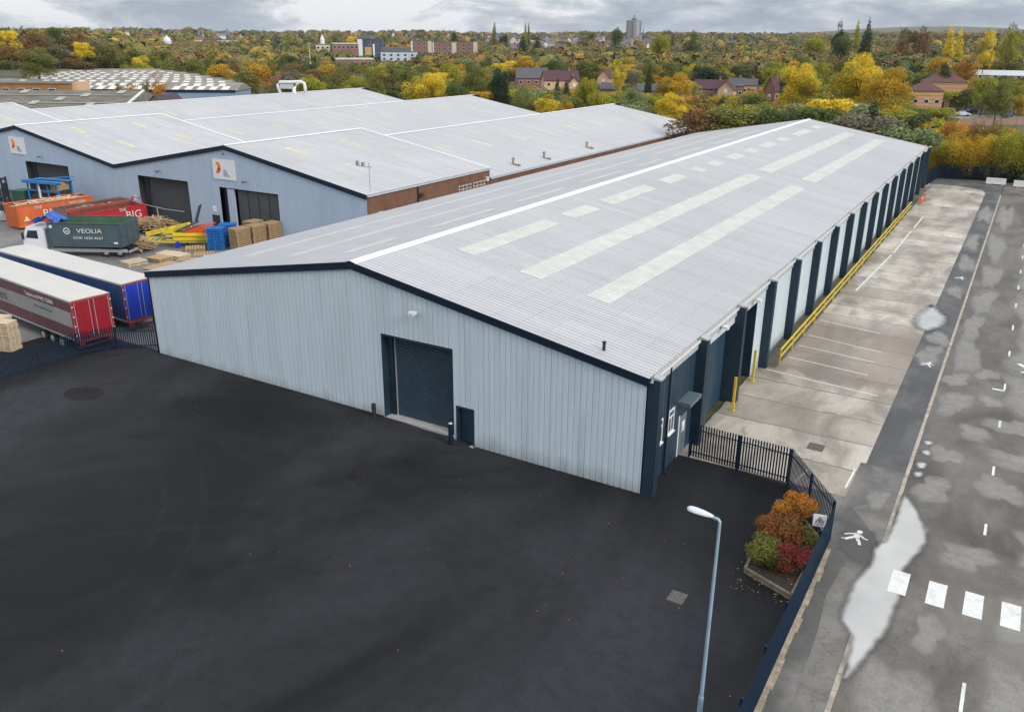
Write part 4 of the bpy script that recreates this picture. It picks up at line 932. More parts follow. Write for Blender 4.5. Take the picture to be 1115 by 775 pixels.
def trailer(label, x, y, rz, ln, wd_, zb, zt, side_m, door_m, band, frame_m):
    t = thing('lorry_trailer', label, 'trailer', (x, y, .02), R(rz)); h = wd_/2
    MB().box(-ln, 0, -h, h, zt-.12, zt-.06).add([(-ln, -h-.02, zt-.07), (0, -h-.02, zt-.07), (0, h+.02, zt-.07), (-ln, h+.02, zt-.07), (-ln, 0, zt), (0, 0, zt)], [(0, 1, 5, 4), (4, 5, 2, 3), (0, 4, 3), (1, 2, 5)]).build('roof', troof, t)
    for s_ in (-1, 1):
        mb = MB(); n = int(ln/.5)
        for i in range(n):              # curtain with slight billow between straps
            xa, xb = -ln+.15+i*(ln-.3)/n, -ln+.15+(i+1)*(ln-.3)/n; xm = (xa+xb)/2; o_ = s_*(h-.03); q = s_*(h+.005)
            mb.add([(xa, o_, zb), (xm, q, zb), (xb, o_, zb), (xb, o_, zt-.2), (xm, q, zt-.2), (xa, o_, zt-.2)], [(0, 1, 4, 5), (1, 2, 3, 4)] if s_ < 0 else [(1, 0, 5, 4), (2, 1, 4, 3)])
        c = mb.build('side_curtain', side_m, t)
        if band: 
            z0, z1 = zb+.85, zb+1.95; MB().box(-ln+.15, -.15, s_*(h+.004)-.004, s_*(h+.012)+.004, z0, z1).build('pale_band', simple('band_grey', (.50, .48, .47), .6, var=.1, sc=1), t)
        MB().box(-ln, 0, s_*(h-.01)-.03, s_*(h-.01)+.03, zt-.2, zt-.08).box(-ln, 0, s_*(h-.02)-.03, s_*(h-.02)+.03, zb-.12, zb).build('side_rail', steel, t)
    if band:
        text_obj('Telephone 01942 723860', .40, (-4.6, -h-.018, zt-.62), (R(90), 0, 0), offw, t, ext=.006); text_obj('www.curtains.co.uk', .34, (-4.2, -h-.024, zb+1.55), (R(90), 0, 0), ink, t, ext=.006)
        text_obj('delivers', .95, (-11.3, -h-.024, zb+1.4), (R(90), 0, 0), maroon, t, ext=.006)
    for s_ in (-1, 1):
        y0, y1 = (-h+.1, -.012) if s_ < 0 else (.012, h-.1)
        dd = MB().box(-.03, .03, y0, y1, zb-.02, zt-.22)
        w = (y1-y0)
        for q in (.5,): dd.box(.03, .05, y0+w*q-.03, y0+w*q+.03, zb, zt-.24)
        dr = dd.build('rear_door', door_m, t)
        for q in (.12, .92) if s_ > 0 else (.08, .88): MB().tube([(.07, y0+w*q, zb-.05), (.07, y0+w*q, zt-.22)], .022, 6).build('lock_rod', steel, dr)
        for zz in np.linspace(zb+.3, zt-.5, 4): yh = y0-.04 if s_ < 0 else y1+.04; MB().box(.03, .09, yh-.05, yh+.05, zz-.03, zz+.03).build('hinge', offw, dr)
    MB().box(-.08, .02, -h, -h+.09, zb-.1, zt-.08).box(-.08, .02, h-.09, h, zb-.1, zt-.08).box(-.08, .02, -h+.09, h-.09, zt-.21, zt-.08).box(-.1, .04, -h+.09, h-.09, zb-.28, zb-.05).build('rear_frame', frame_m, t)
    MB().box(-.15, -.02, -h+.1, h-.1, .55, .67).box(-.12, -.06, -h+.5, -h+.6, .67, zb-.2).box(-.12, -.06, h-.6, h-.5, .67, zb-.2).build('bumper', simple('bumper_dull_red', (.14, .03, .03), .6), t)
    for s_ in (-1, 1): MB().box(-.03, .0, s_*(h-.35)-.18, s_*(h-.35)+.18, .74, .86).build('tail_light', simple('lamp_red', (.5, .02, .02), .3), t)
    MB().box(-.02, .01, -h+.12, -h+.42, zb+.02, zb+.2).build('number_plate', simple('plate_yellow', (.65, .48, .08), .5), t)
    MB().box(-ln+.5, -.3, -.55, -.4, .85, zb-.13).box(-ln+.5, -.3, .4, .55, .85, zb-.13).build('chassis', black, t)
    for xx in (-2.4, -3.75, -5.1):
        for s_ in (-1, 1): wheel(t, xx, s_*(h-.22))
    for s_ in (-1, 1): MB().box(-ln+2.6, -ln+2.75, s_*.9-.07, s_*.9+.07, 0, 1.2).build('landing_leg', steel, t)
    return t
trailer('maroon curtain-sided trailer with a pale band and red rear doors behind the fence', -40.6, -1.45, -6, 17, 2.8, 1.2, 4.05, maroon, redp, True, salmon)
trailer('blue curtain-sided trailer with bright blue rear doors beside the warehouse corner', -41.35, 2.95, -3.6, 18.2, 2.7, 1.25, 4.1, bluecur, bluep, False, salmon)

# ------------------------------------------------------------------ skips and the skip lorry
def open_skip(label, x, y, rz, ln, wd_, h, z0, mat, inner, name='skip', cat='skip'):
    t = thing(name, label, cat, (x, y, 0), R(rz)); w = wd_/2; k = .055
    MB().box(-ln/2, ln/2, -w, -w+k, z0, z0+h).box(-ln/2, ln/2, w-k, w, z0, z0+h).box(-ln/2, -ln/2+k, -w+k, w-k, z0, z0+h).box(-ln/2+k, ln/2-k, -w+k, w-k, z0, z0+.1).build('body', mat, t)
    MB().box(-ln/2+k, ln/2-k, w-k-.012, w-k-.002, z0+.1, z0+h-.02).box(-ln/2+k, ln/2-k, -w+k+.002, -w+k+.012, z0+.1, z0+h-.02).build('lining', inner, t)
    mb = MB()
    n = max(3, int(ln/1.5))
    for s_ in (-1, 1):
        mb.box(-ln/2-.04, ln/2+.04, s_*(w+.03)-.05, s_*(w+.03)+.05, z0+h-.04, z0+h+.08)
        mb.box(-ln/2, ln/2, s_*(w+.03)-.04, s_*(w+.03)+.04, z0, z0+.16)
        if s_ > 0:
            for i in range(n): xx = -ln/2+.1+i*(ln-.2)/(n-1); mb.box(xx-.05, xx+.05, w, w+.07, z0+.16, z0+h-.04)
    for xx in (-ln/2+.1, ln/2-.1): mb.box(xx-.05, xx+.05, -w-.07, -w, z0+.16, z0+h-.04)
    mb.build('rim_and_ribs', mat, t)
    d = MB().box(ln/2-.01, ln/2+.05, -w, w, z0, z0+h)
    for zz in np.linspace(z0+.25, z0+h-.25, 5): d.box(ln/2+.05, ln/2+.10, -w+.05, w-.05, zz-.045, zz+.045)
    for yy in (-w+.05, -w/3, w/3, w-.05): d.box(ln/2+.05, ln/2+.12, yy-.05, yy+.05, z0+.02, z0+h)
    d.build('tailgate', mat, t)
    for s_ in (-1, 1): MB().beam((-ln/2, s_*.55, z0-.1), (ln/2, s_*.55, z0-.1), .12, .2).build('skid_runner', mat, t)
    return t
vgrey = simple('skip_slate', (.055, .085, .10), .5, var=.15, sc=1.2); vgreen = simple('skip_green_lining', (.05, .13, .06), .6, var=.25, sc=1)
skor = simple('skip_orange', (.55, .115, .03), .5, var=.15, sc=1, dirt=((.25, .08, .04), .5)); skred = simple('skip_red', (.42, .02, .025), .45, var=.12, sc=1, dirt=((.2, .03, .03), .4)); skdull = simple('skip_dull', (.22, .13, .12), .7, var=.25)
rust = simple('rust_inside', (.14, .05, .035), .85, var=.35, sc=1.5)
def text_on(t, s, size, x, y, z, mat, sx=1): return text_obj(s, size, (x, y, z), (R(90), 0, 0), mat, t, ext=.012, sx=sx)
# the hook lorry with the slate skip
RZV = math.degrees(math.atan2(16.4-12.9, 6.6)); 
cx, cy = -65.9+(-math.sin(R(RZV)))*1.75, 14.7+math.cos(R(RZV))*1.75
t = open_skip('slate grey open skip with green lining carried on the white-cabbed lorry', cx, cy, RZV, 7.4, 3.5, 2.35, 1.15, vgrey, vgreen)
text_on(t, 'VEOLIA', .62, .55, -1.83, 2.75, offw, 1.25); text_on(t, '0330 1020 4567', .36, .35, -1.83, 2.05, offw, 1.3)
ring = MB(); 
for i in range(20): a0, a1 = i*math.pi/10, (i+1)*math.pi/10; ring.add([(-1.75+.34*math.cos(a0), -1.835, 2.75+.34*math.sin(a0)), (-1.75+.34*math.cos(a1), -1.835, 2.75+.34*math.sin(a1)), (-1.75+.24*math.cos(a1), -1.835, 2.75+.24*math.sin(a1)), (-1.75+.24*math.cos(a0), -1.835, 2.75+.24*math.sin(a0))], [(0, 1, 2, 3)])
ring.add([(-1.95, -1.835, 2.66), (-1.75, -1.835, 2.84), (-1.55, -1.835, 2.66), (-1.6, -1.835, 2.6), (-1.75, -1.835, 2.72), (-1.9, -1.835, 2.6)], [(0, 1, 4, 5), (1, 2, 3, 4)])
ring.build('round_emblem', offw, t)
MB().box(2.9, 3.3, -1.82, -1.80, 1.5, 1.7).box(-3.5, -3.2, -1.82, -1.80, 3.0, 3.3).build('sticker', offw, t)
lr = thing('skip_lorry', 'white-cabbed lorry under the slate grey skip', 'lorry', (cx, cy, 0), R(RZV))
MB().box(-4.2, 4.1, -.5, -.35, .7, .95).box(-4.2, 4.1, .35, .5, .7, .95).build('chassis', black, lr)
MB().prism([(-6.9, .55), (-4.45, .55), (-4.45, 2.75), (-4.75, 2.95), (-6.3, 2.95), (-6.75, 1.9)], -1.2, 1.2, axis='y').build('cab', paintw := simple('cab_white', (.66, .68, .70), .35, var=.05), lr)
MB().prism([(-6.74, 1.95), (-6.32, 2.82), (-6.36, 2.84), (-6.80, 1.96)], -1.1, 1.1, axis='y').build('windscreen', glass, lr)
for s_ in (-1, 1):
    MB().prism([(-6.45, 1.85), (-6.15, 2.6), (-5.2, 2.6), (-5.2, 1.75)], min(s_*1.2, s_*1.215), max(s_*1.2, s_*1.215), axis='y').build('side_window', glass, lr)
    MB().box(-6.75, -6.6, s_*1.35-.1, s_*1.35+.1, 1.7, 2.4).beam((-6.6, s_*1.2, 2.3), (-6.66, s_*1.35, 2.3), .04, .04).build('mirror', black, lr)
    for xx in (-5.7, 1.6, 3.0): wheel(lr, xx, s_*1.05, .52)
MB().box(-6.98, -6.9, -1.2, 1.2, .45, .8).build('bumper', black, lr); MB().box(-4.0, 3.9, -1.35, -1.25, .55, .85).build('side_guard', steel, lr); MB().box(3.95, 4.1, -1.2, 1.2, .5, .7).build('rear_bar', steel, lr)
MB().beam((-4.2, 0, .95), (-4.1, 0, 3.4), .25, .3).beam((-4.1, 0, 3.3), (-3.6, 0, 3.3), .2, .2).build('hook_arm', yellow, lr)
# blue tarpaulin spilling off the lorry
tp = MB(); n = 12; bl = simple('blue_tarpaulin', (.02, .09, .42), .45, var=.35, sc=3)
g_ = random.Random(5)
for j in range(n+1):
    for i in range(n+1):
        u, v_ = i/n, j/n; tp.v.append((-2.0+3.0*u, -1.0+2.2*v_, .9-1.5*abs(u-.6)+.28*g_.random()+.35*math.sin(v_*7+u*5)*.4))
for j in range(n):
    for i in range(n): a = j*(n+1)+i; tp.f.append((a, a+1, a+n+2, a+n+1)); tp.m.append(0)
w0 = Vector((cx, cy, 0))+Matrix.Rotation(R(RZV), 3, 'Z')@Vector((-4.0, -.2, 3.05))
o = tp.build('tarpaulin', bl); o.location = w0; o.rotation_euler = (0, 0, R(RZV)); tag(o, 'crumpled blue tarpaulin draped between the white cab and the slate skip', 'tarpaulin')
# orange, dull and red skips standing end-on
t = open_skip('big orange open skip heaped with scrap wood, leftmost of the skips', -85.6, 23.2, 85, 9.0, 2.9, 2.45, .22, skor, rust)
t1 = t
def text_side(t, s, size, u, z, mat, w, sx=1): return text_obj(s, size, (u, -w-.095, z), (R(90), 0, 0), mat, t, ext=.012, sx=sx)
text_side(t, 'BIG', 1.25, -.6, 1.45, offw, 1.45, 1.1); text_side(t, 'THE', .5, -2.1, 2.25, offw, 1.45); text_side(t, 'SKIP HIRE', .5, 2.6, 2.2, offw, 1.45)
MB().prism([(-3.9, .9), (-3.2, .9), (-3.55, 1.5)], -1.56, -1.54, axis='y').build('warning_triangle', simple('warn_cream', (.7, .55, .25), .5), t)
open_skip('dull pink-grey skip of rubble between the orange and the red skips', -79.9, 25.2, 86, 8.4, 2.7, 2.3, .22, skdull, rust)
t = open_skip('bright red open skip with a looped frame at its end, behind the slate skip', -76.5, 24.6, 86, 7.6, 2.9, 2.2, .22, skred, rust)
text_side(t, 'BIG', 1.2, 2.2, 1.5, offw, 1.45, 1.1); text_side(t, 'THE', .5, .9, 2.2, offw, 1.45); MB().tube([(3.75, -1.2, 2.4), (3.75, -.9, 3.1), (3.75, .9, 3.1), (3.75, 1.2, 2.4)], .07, 6).build('loop_frame', skred, t)
def plank_heap(label, x, y, z, rx, ry, h, n, mat, rz=0, name='scrap_wood_heap', long=2.0):
    g = random.Random(int(x*7+y)); mb = MB()
    for i in range(n):
        a = g.random()*3.14; l = g.uniform(.5, 1)*long/2; px_, py_ = g.uniform(-rx, rx), g.uniform(-ry, ry); zz = h*(1-.6*((px_/rx)**2+(py_/ry)**2)/2)*g.uniform(.3, 1); tl = g.uniform(-.25, .25)
        l = min(l, max(.2, min(rx, ry)*.95)) if name == 'scrap_wood_heap' else l
        px_ = max(-rx+l*abs(math.cos(a))*.7, min(rx-l*abs(math.cos(a))*.7, px_)); py_ = max(-ry+l*abs(math.sin(a))*.7, min(ry-l*abs(math.sin(a))*.7, py_))
        mb.beam((px_-l*math.cos(a), py_-l*math.sin(a), zz-tl*l), (px_+l*math.cos(a), py_+l*math.sin(a), zz+tl*l), g.uniform(.08, .22), .035)
    o = mb.build(name, mat); o.location = (x, y, z); o.rotation_euler = (0, 0, R(rz)); return tag(o, label, 'scrap wood', kind='stuff')
plank_heap('heap of pale broken boards filling the orange skip', -85.6, 23.2, 1.9, 1.25, 4.2, .95, 260, woodl, -5)
plank_heap('heap of rubble and boards in the dull skip', -79.9, 25.2, 1.5, 1.15, 3.9, .8, 160, woodm, -4)
plank_heap('untidy pile of brown boards behind the red skip in front of the middle door', -71.4, 26.3, .05, 2.2, 1.7, 1.6, 260, woodm, 10, 'board_pile', 3.0)
plank_heap('low bundle of weathered boards behind the tailgate of the slate skip', -64.0, 19.6, .05, .95, .9, 1.3, 150, woodm, 0, 'board_pile', 1.8)

# ------------------------------------------------------------------ pallets
def pallet_mesh(mat):
    mb = MB()
    for y in (-.40, 0, .40): mb.box(-.56, .56, y-.05, y+.05, .026, .085)
    for i in range(7): x = -.6+i*1.1/6; mb.box(x, x+.10, -.5, .5, .085, .12)
    for x in (-.6, -.05, .5): mb.box(x, x+.1, -.5, .5, 0, .026)
    o = mb.build('pallet', mat); me = o.data; bpy.data.objects.remove(o); return me
bluepal = simple('blue_pallet_paint', (.02, .16, .48), .6, var=.3, sc=4)
PM = {'fresh': pallet_mesh(woodl), 'brown': pallet_mesh(woodm), 'blue': pallet_mesh(bluepal)}
def stack(kind, x, y, n, rz, what, group, base=0.0, pitch=.145, sc=1.0):
    for i in range(n):
        o = bpy.data.objects.new('pallet', PM[kind]); COL.objects.link(o); o.location = (x+random.uniform(-.03, .03), y+random.uniform(-.03, .03), base+i*pitch*sc+.01); o.rotation_euler = (0, 0, R(rz+random.uniform(-2, 2))); o.scale = (sc, sc, sc)
        pos = 'topmost' if i == n-1 else ('lowest' if i == 0 else ORD[n-1-i]+' down')
        tag(o, (f'{what}, {pos}' if n > 1 else what), 'pallet', group)
ORD = ['topmost', 'second', 'third', 'fourth', 'fifth', 'sixth', 'seventh', 'eighth', 'ninth', 'tenth', 'eleventh', 'twelfth', 'thirteenth', 'fourteenth', 'fifteenth', 'sixteenth']
stack('fresh', -45.35, -5.0, 15, 20, 'new pale pallet by the maroon trailer, nearer stack', 'new pallets beside the maroon trailer', .25)
stack('fresh', -46.75, -4.6, 15, 20, 'new pale pallet by the maroon trailer, stack at the photo edge', 'new pallets beside the maroon trailer', .25)
for j, (x, y, w) in enumerate(((-57.9, 24.1, 'nearer'), (-58.3, 26.0, 'farther'))): stack('blue', x, y, 12, 30+j*5, f'blue pallet in the {w} blue stack', 'blue pallets', 0, .15, 1.35)
for j, (x, y, w) in enumerate(((-55.6, 25.2, 'nearest'), (-55.3, 27.1, 'middle'), (-55.0, 29.0, 'back'), (-57.2, 28.6, 'rearmost left'))): stack('brown', x, y, 12, 84+j*2, f'brown wooden pallet in the {w} stack by the folding doors', 'wooden pallets by the folding doors', 0, .145, 1.4)
for j, (px_, py_, n, w) in enumerate(((146, 287, 2, 'lone pale pallet left of the scattered ones'), (174, 283, 2, 'pallet in the middle of the scattered ones'), (185, 288, 1, 'pallet at the front of the scattered ones'), (194, 280, 2, 'palest pallet of the scattered ones'),
      (171, 292, 1, 'pallet half hidden by the near warehouse roof'), (213, 272, 2, 'pallet in front of the yellow machine'), (183, 276, 1, 'pallet behind the scattered ones'), (205, 283, 1, 'pallet at the right of the scattered ones'), (222, 277, 1, 'pallet beside the blue stacks'), (232, 280, 1, 'pallet at the foot of the blue stacks'))):
    p = at(px_, py_, .1); stack('brown' if j % 3 else 'fresh', p.x, p.y, n, random.uniform(0, 90), 'flat lying '+w, 'pallets lying flat on the works yard', 0, .145, 1.6)

# ------------------------------------------------------------------ machines in the works yard
t = thing('conveyor', 'yellow sorting conveyor with grey belts and a red hopper in front of the middle door', 'conveyor', (-61.6, 24.2, 0), R(35))
MB().box(-1.9, 1.9, -.9, .9, .5, 1.5).box(-1.9, -1.7, -.9, -.7, 0, .5).box(1.7, 1.9, -.9, -.7, 0, .5).box(-1.9, -1.7, .7, .9, 0, .5).box(1.7, 1.9, .7, .9, 0, .5).build('frame', yellow, t)
for z in (.75, 1.2): MB().box(-2.6, 2.4, -1.05, -.92, z, z+.12).build('side_rail', yellow, t)
MB().prism([(-1.0, 1.5), (1.8, 1.5), (2.3, 2.3), (.2, 2.0)], -.85, .85, axis='y').build('hopper', simple('machine_red', (.55, .07, .02), .5, var=.2), t)
belt = simple('belt_grey', (.06, .065, .075), .7)
MB().beam((-1.7, 0, 1.6), (.6, 0, 2.5), 1.2, .12).build('belt', belt, t); MB().beam((.2, .6, 2.3), (.9, .6, 4.2), .9, .12, up=(1, 0, 0)).build('raised_belt', belt, t)
MB().box(-1.95, -1.91, -.5, .1, .7, 1.3).build('notice', white, t)
MB().prism([(-3.2, 1.3), (-1.9, 1.5), (-1.9, 1.9), (-2.2, 1.9)], -.7, .7, axis='y').build('chute', yellow, t)
t = thing('conveyor', 'low yellow roller frame lying behind the scattered pallets', 'conveyor', (-64.3, 22.4, 0), R(30))
MB().box(-2.3, 2.3, -1.0, -.85, .5, .68).box(-2.3, 2.3, .85, 1.0, .5, .68).build('side_rail', yellow, t)
for i in range(8): MB().tube([(-2.1+i*.6, -.85, .6), (-2.1+i*.6, .85, .6)], .08, 8).build('roller', yellow if i % 2 else steel, t)
for x in (-2.1, 2.1): MB().box(x-.08, x+.08, -1, -.84, 0, .5).box(x-.08, x+.08, .84, 1, 0, .5).build('leg', yellow, t)
MB().tube([(2.0, -1.3, .35), (2.0, -1.05, .35)], .35, 14).build('drive_wheel', bluep, t)
t = thing('conveyor', 'long yellow roller frame leaning behind the brown board pile', 'conveyor', (-67.4, 25.6, 0), R(60))
MB().beam((-2.4, -.6, .5), (2.4, -.6, 1.2), .14, .2).beam((-2.4, .6, .5), (2.4, .6, 1.2), .14, .2).build('side_rail', yellow, t)
for i in range(7): MB().tube([(-2.2+i*.7, -.55, .55+i*.1), (-2.2+i*.7, .55, .55+i*.1)], .07, 8).build('roller', yellow, t)
MB().box(-2.4, -2.2, -.6, .6, 0, .5).box(2.2, 2.4, -.6, .6, 0, 1.1).build('leg', yellow, t)
# chain across the middle door with red and white flag
t = thing('door_chain', 'sagging chain with a red and white plate hung across the middle door', 'chain', (-77.5, 28.6, 0))
MB().tube([(0, 0, 2.6), (3, 0, 2.3), (6, 0, 2.15), (9.2, 0, 2.2)], .035, 5).build('chain', steel, t); MB().box(-.05, .05, -.05, .05, 0, 2.6).build('post', steel, t); MB().box(4.4, 4.5, -.05, .05, 0, 2.2).build('post', steel, t)
MB().box(.2, .8, -.06, -.03, 1.7, 2.5).build('plate', skred, t); MB().box(.35, .65, -.08, -.061, 1.95, 2.3).build('plate_centre', white, t)
# blue canopy rack with timber in front of the left door
p = at(30, 218, 0); BLU = simple('rack_blue', (.015, .17, .42), .5, var=.2)
t = thing('storage_rack', 'tall blue steel rack stacked with brown timber before the far left door', 'rack', (-88.9, 25.6, 0), R(12))
for x in (-2.3, -.8, .8, 2.3):
    for y in (-1.1, 1.1): MB().box(x-.07, x+.07, y-.07, y+.07, 0, 4.3).build('upright', BLU, t)
for y in (-1.1, 1.1):
    for z in (1.6, 3.2, 4.2): MB().box(-2.3, 2.3, y-.06, y+.06, z, z+.14).build('beam', BLU, t)
MB().box(-2.7, 2.7, -1.5, -.5, 4.34, 4.42).box(-2.7, 2.7, .3, 1.2, 4.34, 4.42).box(-2.7, 2.7, -1.55, -1.5, 4.2, 4.5).beam((-2.7, -1.5, 4.5), (2.7, 1.4, 4.8), .25, .08).build('canopy', BLU, t)
for x in (-1.55, 0.0, 1.55):
    for z in (.1, 1.76, 3.36):
        o = MB()
        for i in range(7): o.box(x-.6, x+.55, -.9, .9, z+i*.13, z+i*.13+.08)
        tag_o = o.build('timber_pack', woodm if (x > 0) else simple('dark_timber', (.12, .055, .035), .8, var=.4), None); tag_o.location = (-88.9, 25.6, 0); tag_o.rotation_euler = (0, 0, R(12))
        tag(tag_o, f"pack of brown timber on the {['bottom','middle','top'][int(z)//1 if z<1 else (1 if z<3 else 2)]} shelf, {['left','centre','right'][[-1.55,0.0,1.55].index(x)]} bay of the blue rack", 'timber', 'timber packs on the blue rack')
MB().box(-.5, -.35, -1.3, -1.15, 0, 4.3).build('white_post', white, t)
# forklift mast / fork truck
t = thing('forklift', 'dark forklift truck with its mast raised left of the blue rack', 'forklift', (-95.5, 22.8, 0), R(25))
MB().box(-1.3, .8, -.6, .6, .35, 1.2).prism([(-1.4, .5), (-.6, .5), (-.6, 1.5), (-1.3, 1.4)], -.58, .58, axis='y').build('body', simple('forklift_dark', (.03, .04, .05), .5), t)
MB().box(-.9, .5, -.5, .5, 2.1, 2.17).box(-.9, -.84, -.5, -.44, 1.2, 2.1).box(-.9, -.84, .44, .5, 1.2, 2.1).box(.44, .5, -.5, -.44, 1.2, 2.1).box(.44, .5, .44, .5, 1.2, 2.1).build('cab_guard', black, t)
MB().box(.9, 1.1, -.5, -.35, .1, 4.6).box(.9, 1.1, .35, .5, .1, 4.6).box(.9, 1.1, -.35, .35, 4.3, 4.5).box(.92, 1.0, -.35, .35, 2.2, 3.9).build('mast', black, t)
for y in (-.35, .25): MB().box(1.1, 2.2, y, y+.1, .1, .16).build('fork', black, t)
for x in (-.9, .6):
    for y in (-.6, .6): wheel(t, x, y, .35, .25)
t = thing('wheel_loader', 'yellow loading shovel at the left edge in front of the orange skip', 'loader', (-93.6, 18.6, 0), R(60))
MB().box(-1.6, 1.2, -.9, .9, .7, 1.7).prism([(-1.6, 1.7), (-.2, 1.7), (-.4, 2.1), (-1.5, 2.1)], -.8, .8, axis='y').build('body', yellow, t)
MB().box(-.1, 1.0, -.7, .7, 1.7, 3.0).build('cab', glass, t); MB().box(-.2, 1.1, -.8, .8, 3.0, 3.1).build('cab_roof', yellow, t)
MB().beam((1.0, -.6, 1.5), (2.6, -.6, .5), .18, .3).beam((1.0, .6, 1.5), (2.6, .6, .5), .18, .3).build('lift_arm', yellow, t); MB().prism([(2.5, .1), (3.3, .05), (3.2, .3), (2.7, .9), (2.5, .9)], -1.2, 1.2, axis='y').build('bucket', steel, t)
for x in (-1.0, .8):
    for y in (-.95, .95): wheel(t, x, y, .65, .4)
t = thing('green_bin', 'dark green steel bin standing between the forklift and the blue rack', 'bin', (-93.2, 24.6, 0), R(10))
MB().box(-1, 1, -.8, .8, .15, 2.9).build('body', simple('bin_green', (.02, .09, .06), .6), t); MB().box(-1.05, 1.05, -.85, .85, 2.92, 3.0).build('lid', simple('bin_green', (.02, .09, .06), .6), t); MB().box(-1, -.8, -.7, .7, 0, .14).box(.8, 1, -.7, .7, 0, .14).build('skid', black, t)

# long concrete barrier blocks at the far end of the street
for (xa, xb, y_, lb) in ((8.3, 11.05, 119.0, 'long white concrete barrier at the end of the street, left of the pair'), (12.1, 16.6, 118.2, 'long white concrete barrier at the end of the street, right of the pair')):
    t = thing('concrete_barrier', lb, 'barrier', ((xa+xb)/2, y_, 0)); l = (xb-xa)/2
    MB().prism([(-.35, .12), (.35, .12), (.25, .5), (.18, 1.0), (-.18, 1.0), (-.25, .5)], -l, l, axis='x').build('body', offw, t)
    for s_ in (-1, 1): MB().box(s_*l*.7-.2, s_*l*.7+.2, -.34, .34, 0, .12).build('foot', concrete_plain, t)
# ------------------------------------------------------------------ buildings beyond the sheds
LABELQ = []          # (object, description, group) given their final label at the end
KEEP = []            # (px0, px1, py0, py1, dist): nothing planted nearer may cover these
FOOT = []            # (x, y, radius): nothing planted here
def brg(px): return YAW+math.atan((px-557.5)/F)
def ground_dist(px, yb):
    d = 110
    while d < 5000:
        x, y = away(px, d)
        if pix(x, y, height(x, y))[1] <= yb: return d
        d *= 1.006
    return d
def mpp(px, d): return d*math.cos(brg(px)-YAW)/F     # metres per pixel there
WINM = {}
def win_mesh(w, h):
    k = (round(w, 1), round(h, 1))
    if k not in WINM:
        o = MB().box(-w/2, w/2, -.06, .02, -h/2, h/2).box(-w/2, w/2, -.08, -.06, -.03, .03).build('window', [MATS['white_paint']]); q = MB().box(-w/2+.09, w/2-.09, -.085, -.065, -h/2+.09, h/2-.09).build('pane', glass)
        WINM[k] = (o.data, q.data); bpy.data.objects.remove(o); bpy.data.objects.remove(q)
    return WINM[k]
def window(parent, x, y, z, w, h, face=0, pane=True):
    a, b_ = win_mesh(w, h); o = bpy.data.objects.new('window', a); COL.objects.link(o); o.parent = parent; o.location = (x, y, z); o.rotation_euler = (0, 0, R(face))
    if pane: q = bpy.data.objects.new('pane', b_); COL.objects.link(q); q.parent = o
    return o
def house(x, y, rz, w, d, he, hr, wallm, roofcol, label, hip=False, wins=True, name='house', cat='house', chim=True, gable_m=None, z=None):
    z = height(x, y) if z is None else z
    t = thing(name, label, cat, (x, y, z-.1), rz); a, b_ = w/2, d/2
    mb = MB().box(-a, a, -b_, b_, -.5, he)
    if not hip:
        for s_ in (-1, 1): mb.add([(s_*a, -b_, he), (s_*a, b_, he), (s_*a, 0, hr-.05)], [(0, 1, 2)])
    mb.build('wall', wallm, t)
    e = .35
    if hip:
        q = min(b_, a)*.95; tp = [(-a+q, 0, hr), (a-q, 0, hr)]; bs = [(-a-e, -b_-e, he), (a+e, -b_-e, he), (a+e, b_+e, he), (-a-e, b_+e, he)]
        rf = MB().add(bs+tp, [(0, 1, 5, 4), (1, 2, 5), (2, 3, 4, 5), (3, 0, 4), (0, 3, 2, 1)])
    else:
        k = (hr-he)/b_; rf = MB()
        for s_ in (-1, 1):
            rf.add([(-a-e, s_*(b_+e), he-k*e), (a+e, s_*(b_+e), he-k*e), (a+e, 0, hr), (-a-e, 0, hr), (-a-e, s_*(b_+e), he-k*e+.15), (a+e, s_*(b_+e), he-k*e+.15), (a+e, 0, hr+.15), (-a-e, 0, hr+.15)],
                   [(0, 1, 2, 3), (4, 5, 6, 7), (0, 1, 5, 4), (0, 3, 7, 4), (1, 2, 6, 5)])
    r_ = rf.build('roof', roofc, t); r_.color = (*roofcol, 1)
    if chim: c = MB().box(a*.5-.45, a*.5+.45, -.35, .35, hr-.6, hr+.9).box(a*.5-.2, a*.5+.2, -.15, .15, hr+.9, hr+1.2).build('chimney', brickr, r_)
    if wins:
        for fl in range(2 if he > 4 else 1):
            for i in range(max(2, int(w/3))):
                xx = -a+w*(i+.5)/max(2, int(w/3))
                for s_ in (-1, 1): window(t, xx, s_*(b_+.0), 1.4+2.6*fl, 1.3, 1.15, 0 if s_ < 0 else 180)
            for s_ in (-1, 1): window(t, s_*a, 0, 1.4+2.6*fl, 1.1, 1.15, -90*s_ if s_ < 0 else 90)
        MB().box(-.5, .5, -b_-.06, -b_+.02, 0, 2.05).build('door', simple('door_paint', (.08, .05, .05), .5), t)
    FOOT.append((x, y, max(w, d)*.62)); return t
def hpx(px, yb, ytop, wpx, turn, wallm, roofcol, label, aspect=.62, hip=False, keep=True, eave=.62, **k):
    d = ground_dist(px, yb); x, y = away(px, d); s = mpp(px, d); z = height(x, y); hr = topz(px, ytop, d)-z; w = wpx*s
    if keep: KEEP.append((px-wpx*.5, px+wpx*.5, ytop-1, yb-8, d-4))
    return house(x, y, -brg(px)+R(turn), w, w*aspect, hr*eave, hr, wallm, roofcol, label, hip, **k)
DR, GR, RR, BR = (.075, .032, .035), (.085, .085, .095), (.16, .06, .045), (.105, .045, .04)
hpx(579, 100, 74, 32, 8, brickr, GR, 'red brick house with a grey roof, left of the twin gabled brick houses', .6)
hpx(611, 103, 77, 36, 10, bricko, DR, 'dark roofed house with a pale orange gable facing the sheds', .6)
t = hpx(626, 104, 84, 15, 96, bricko, DR, 'small orange brick gable house joined to the dark roofed one', .9)
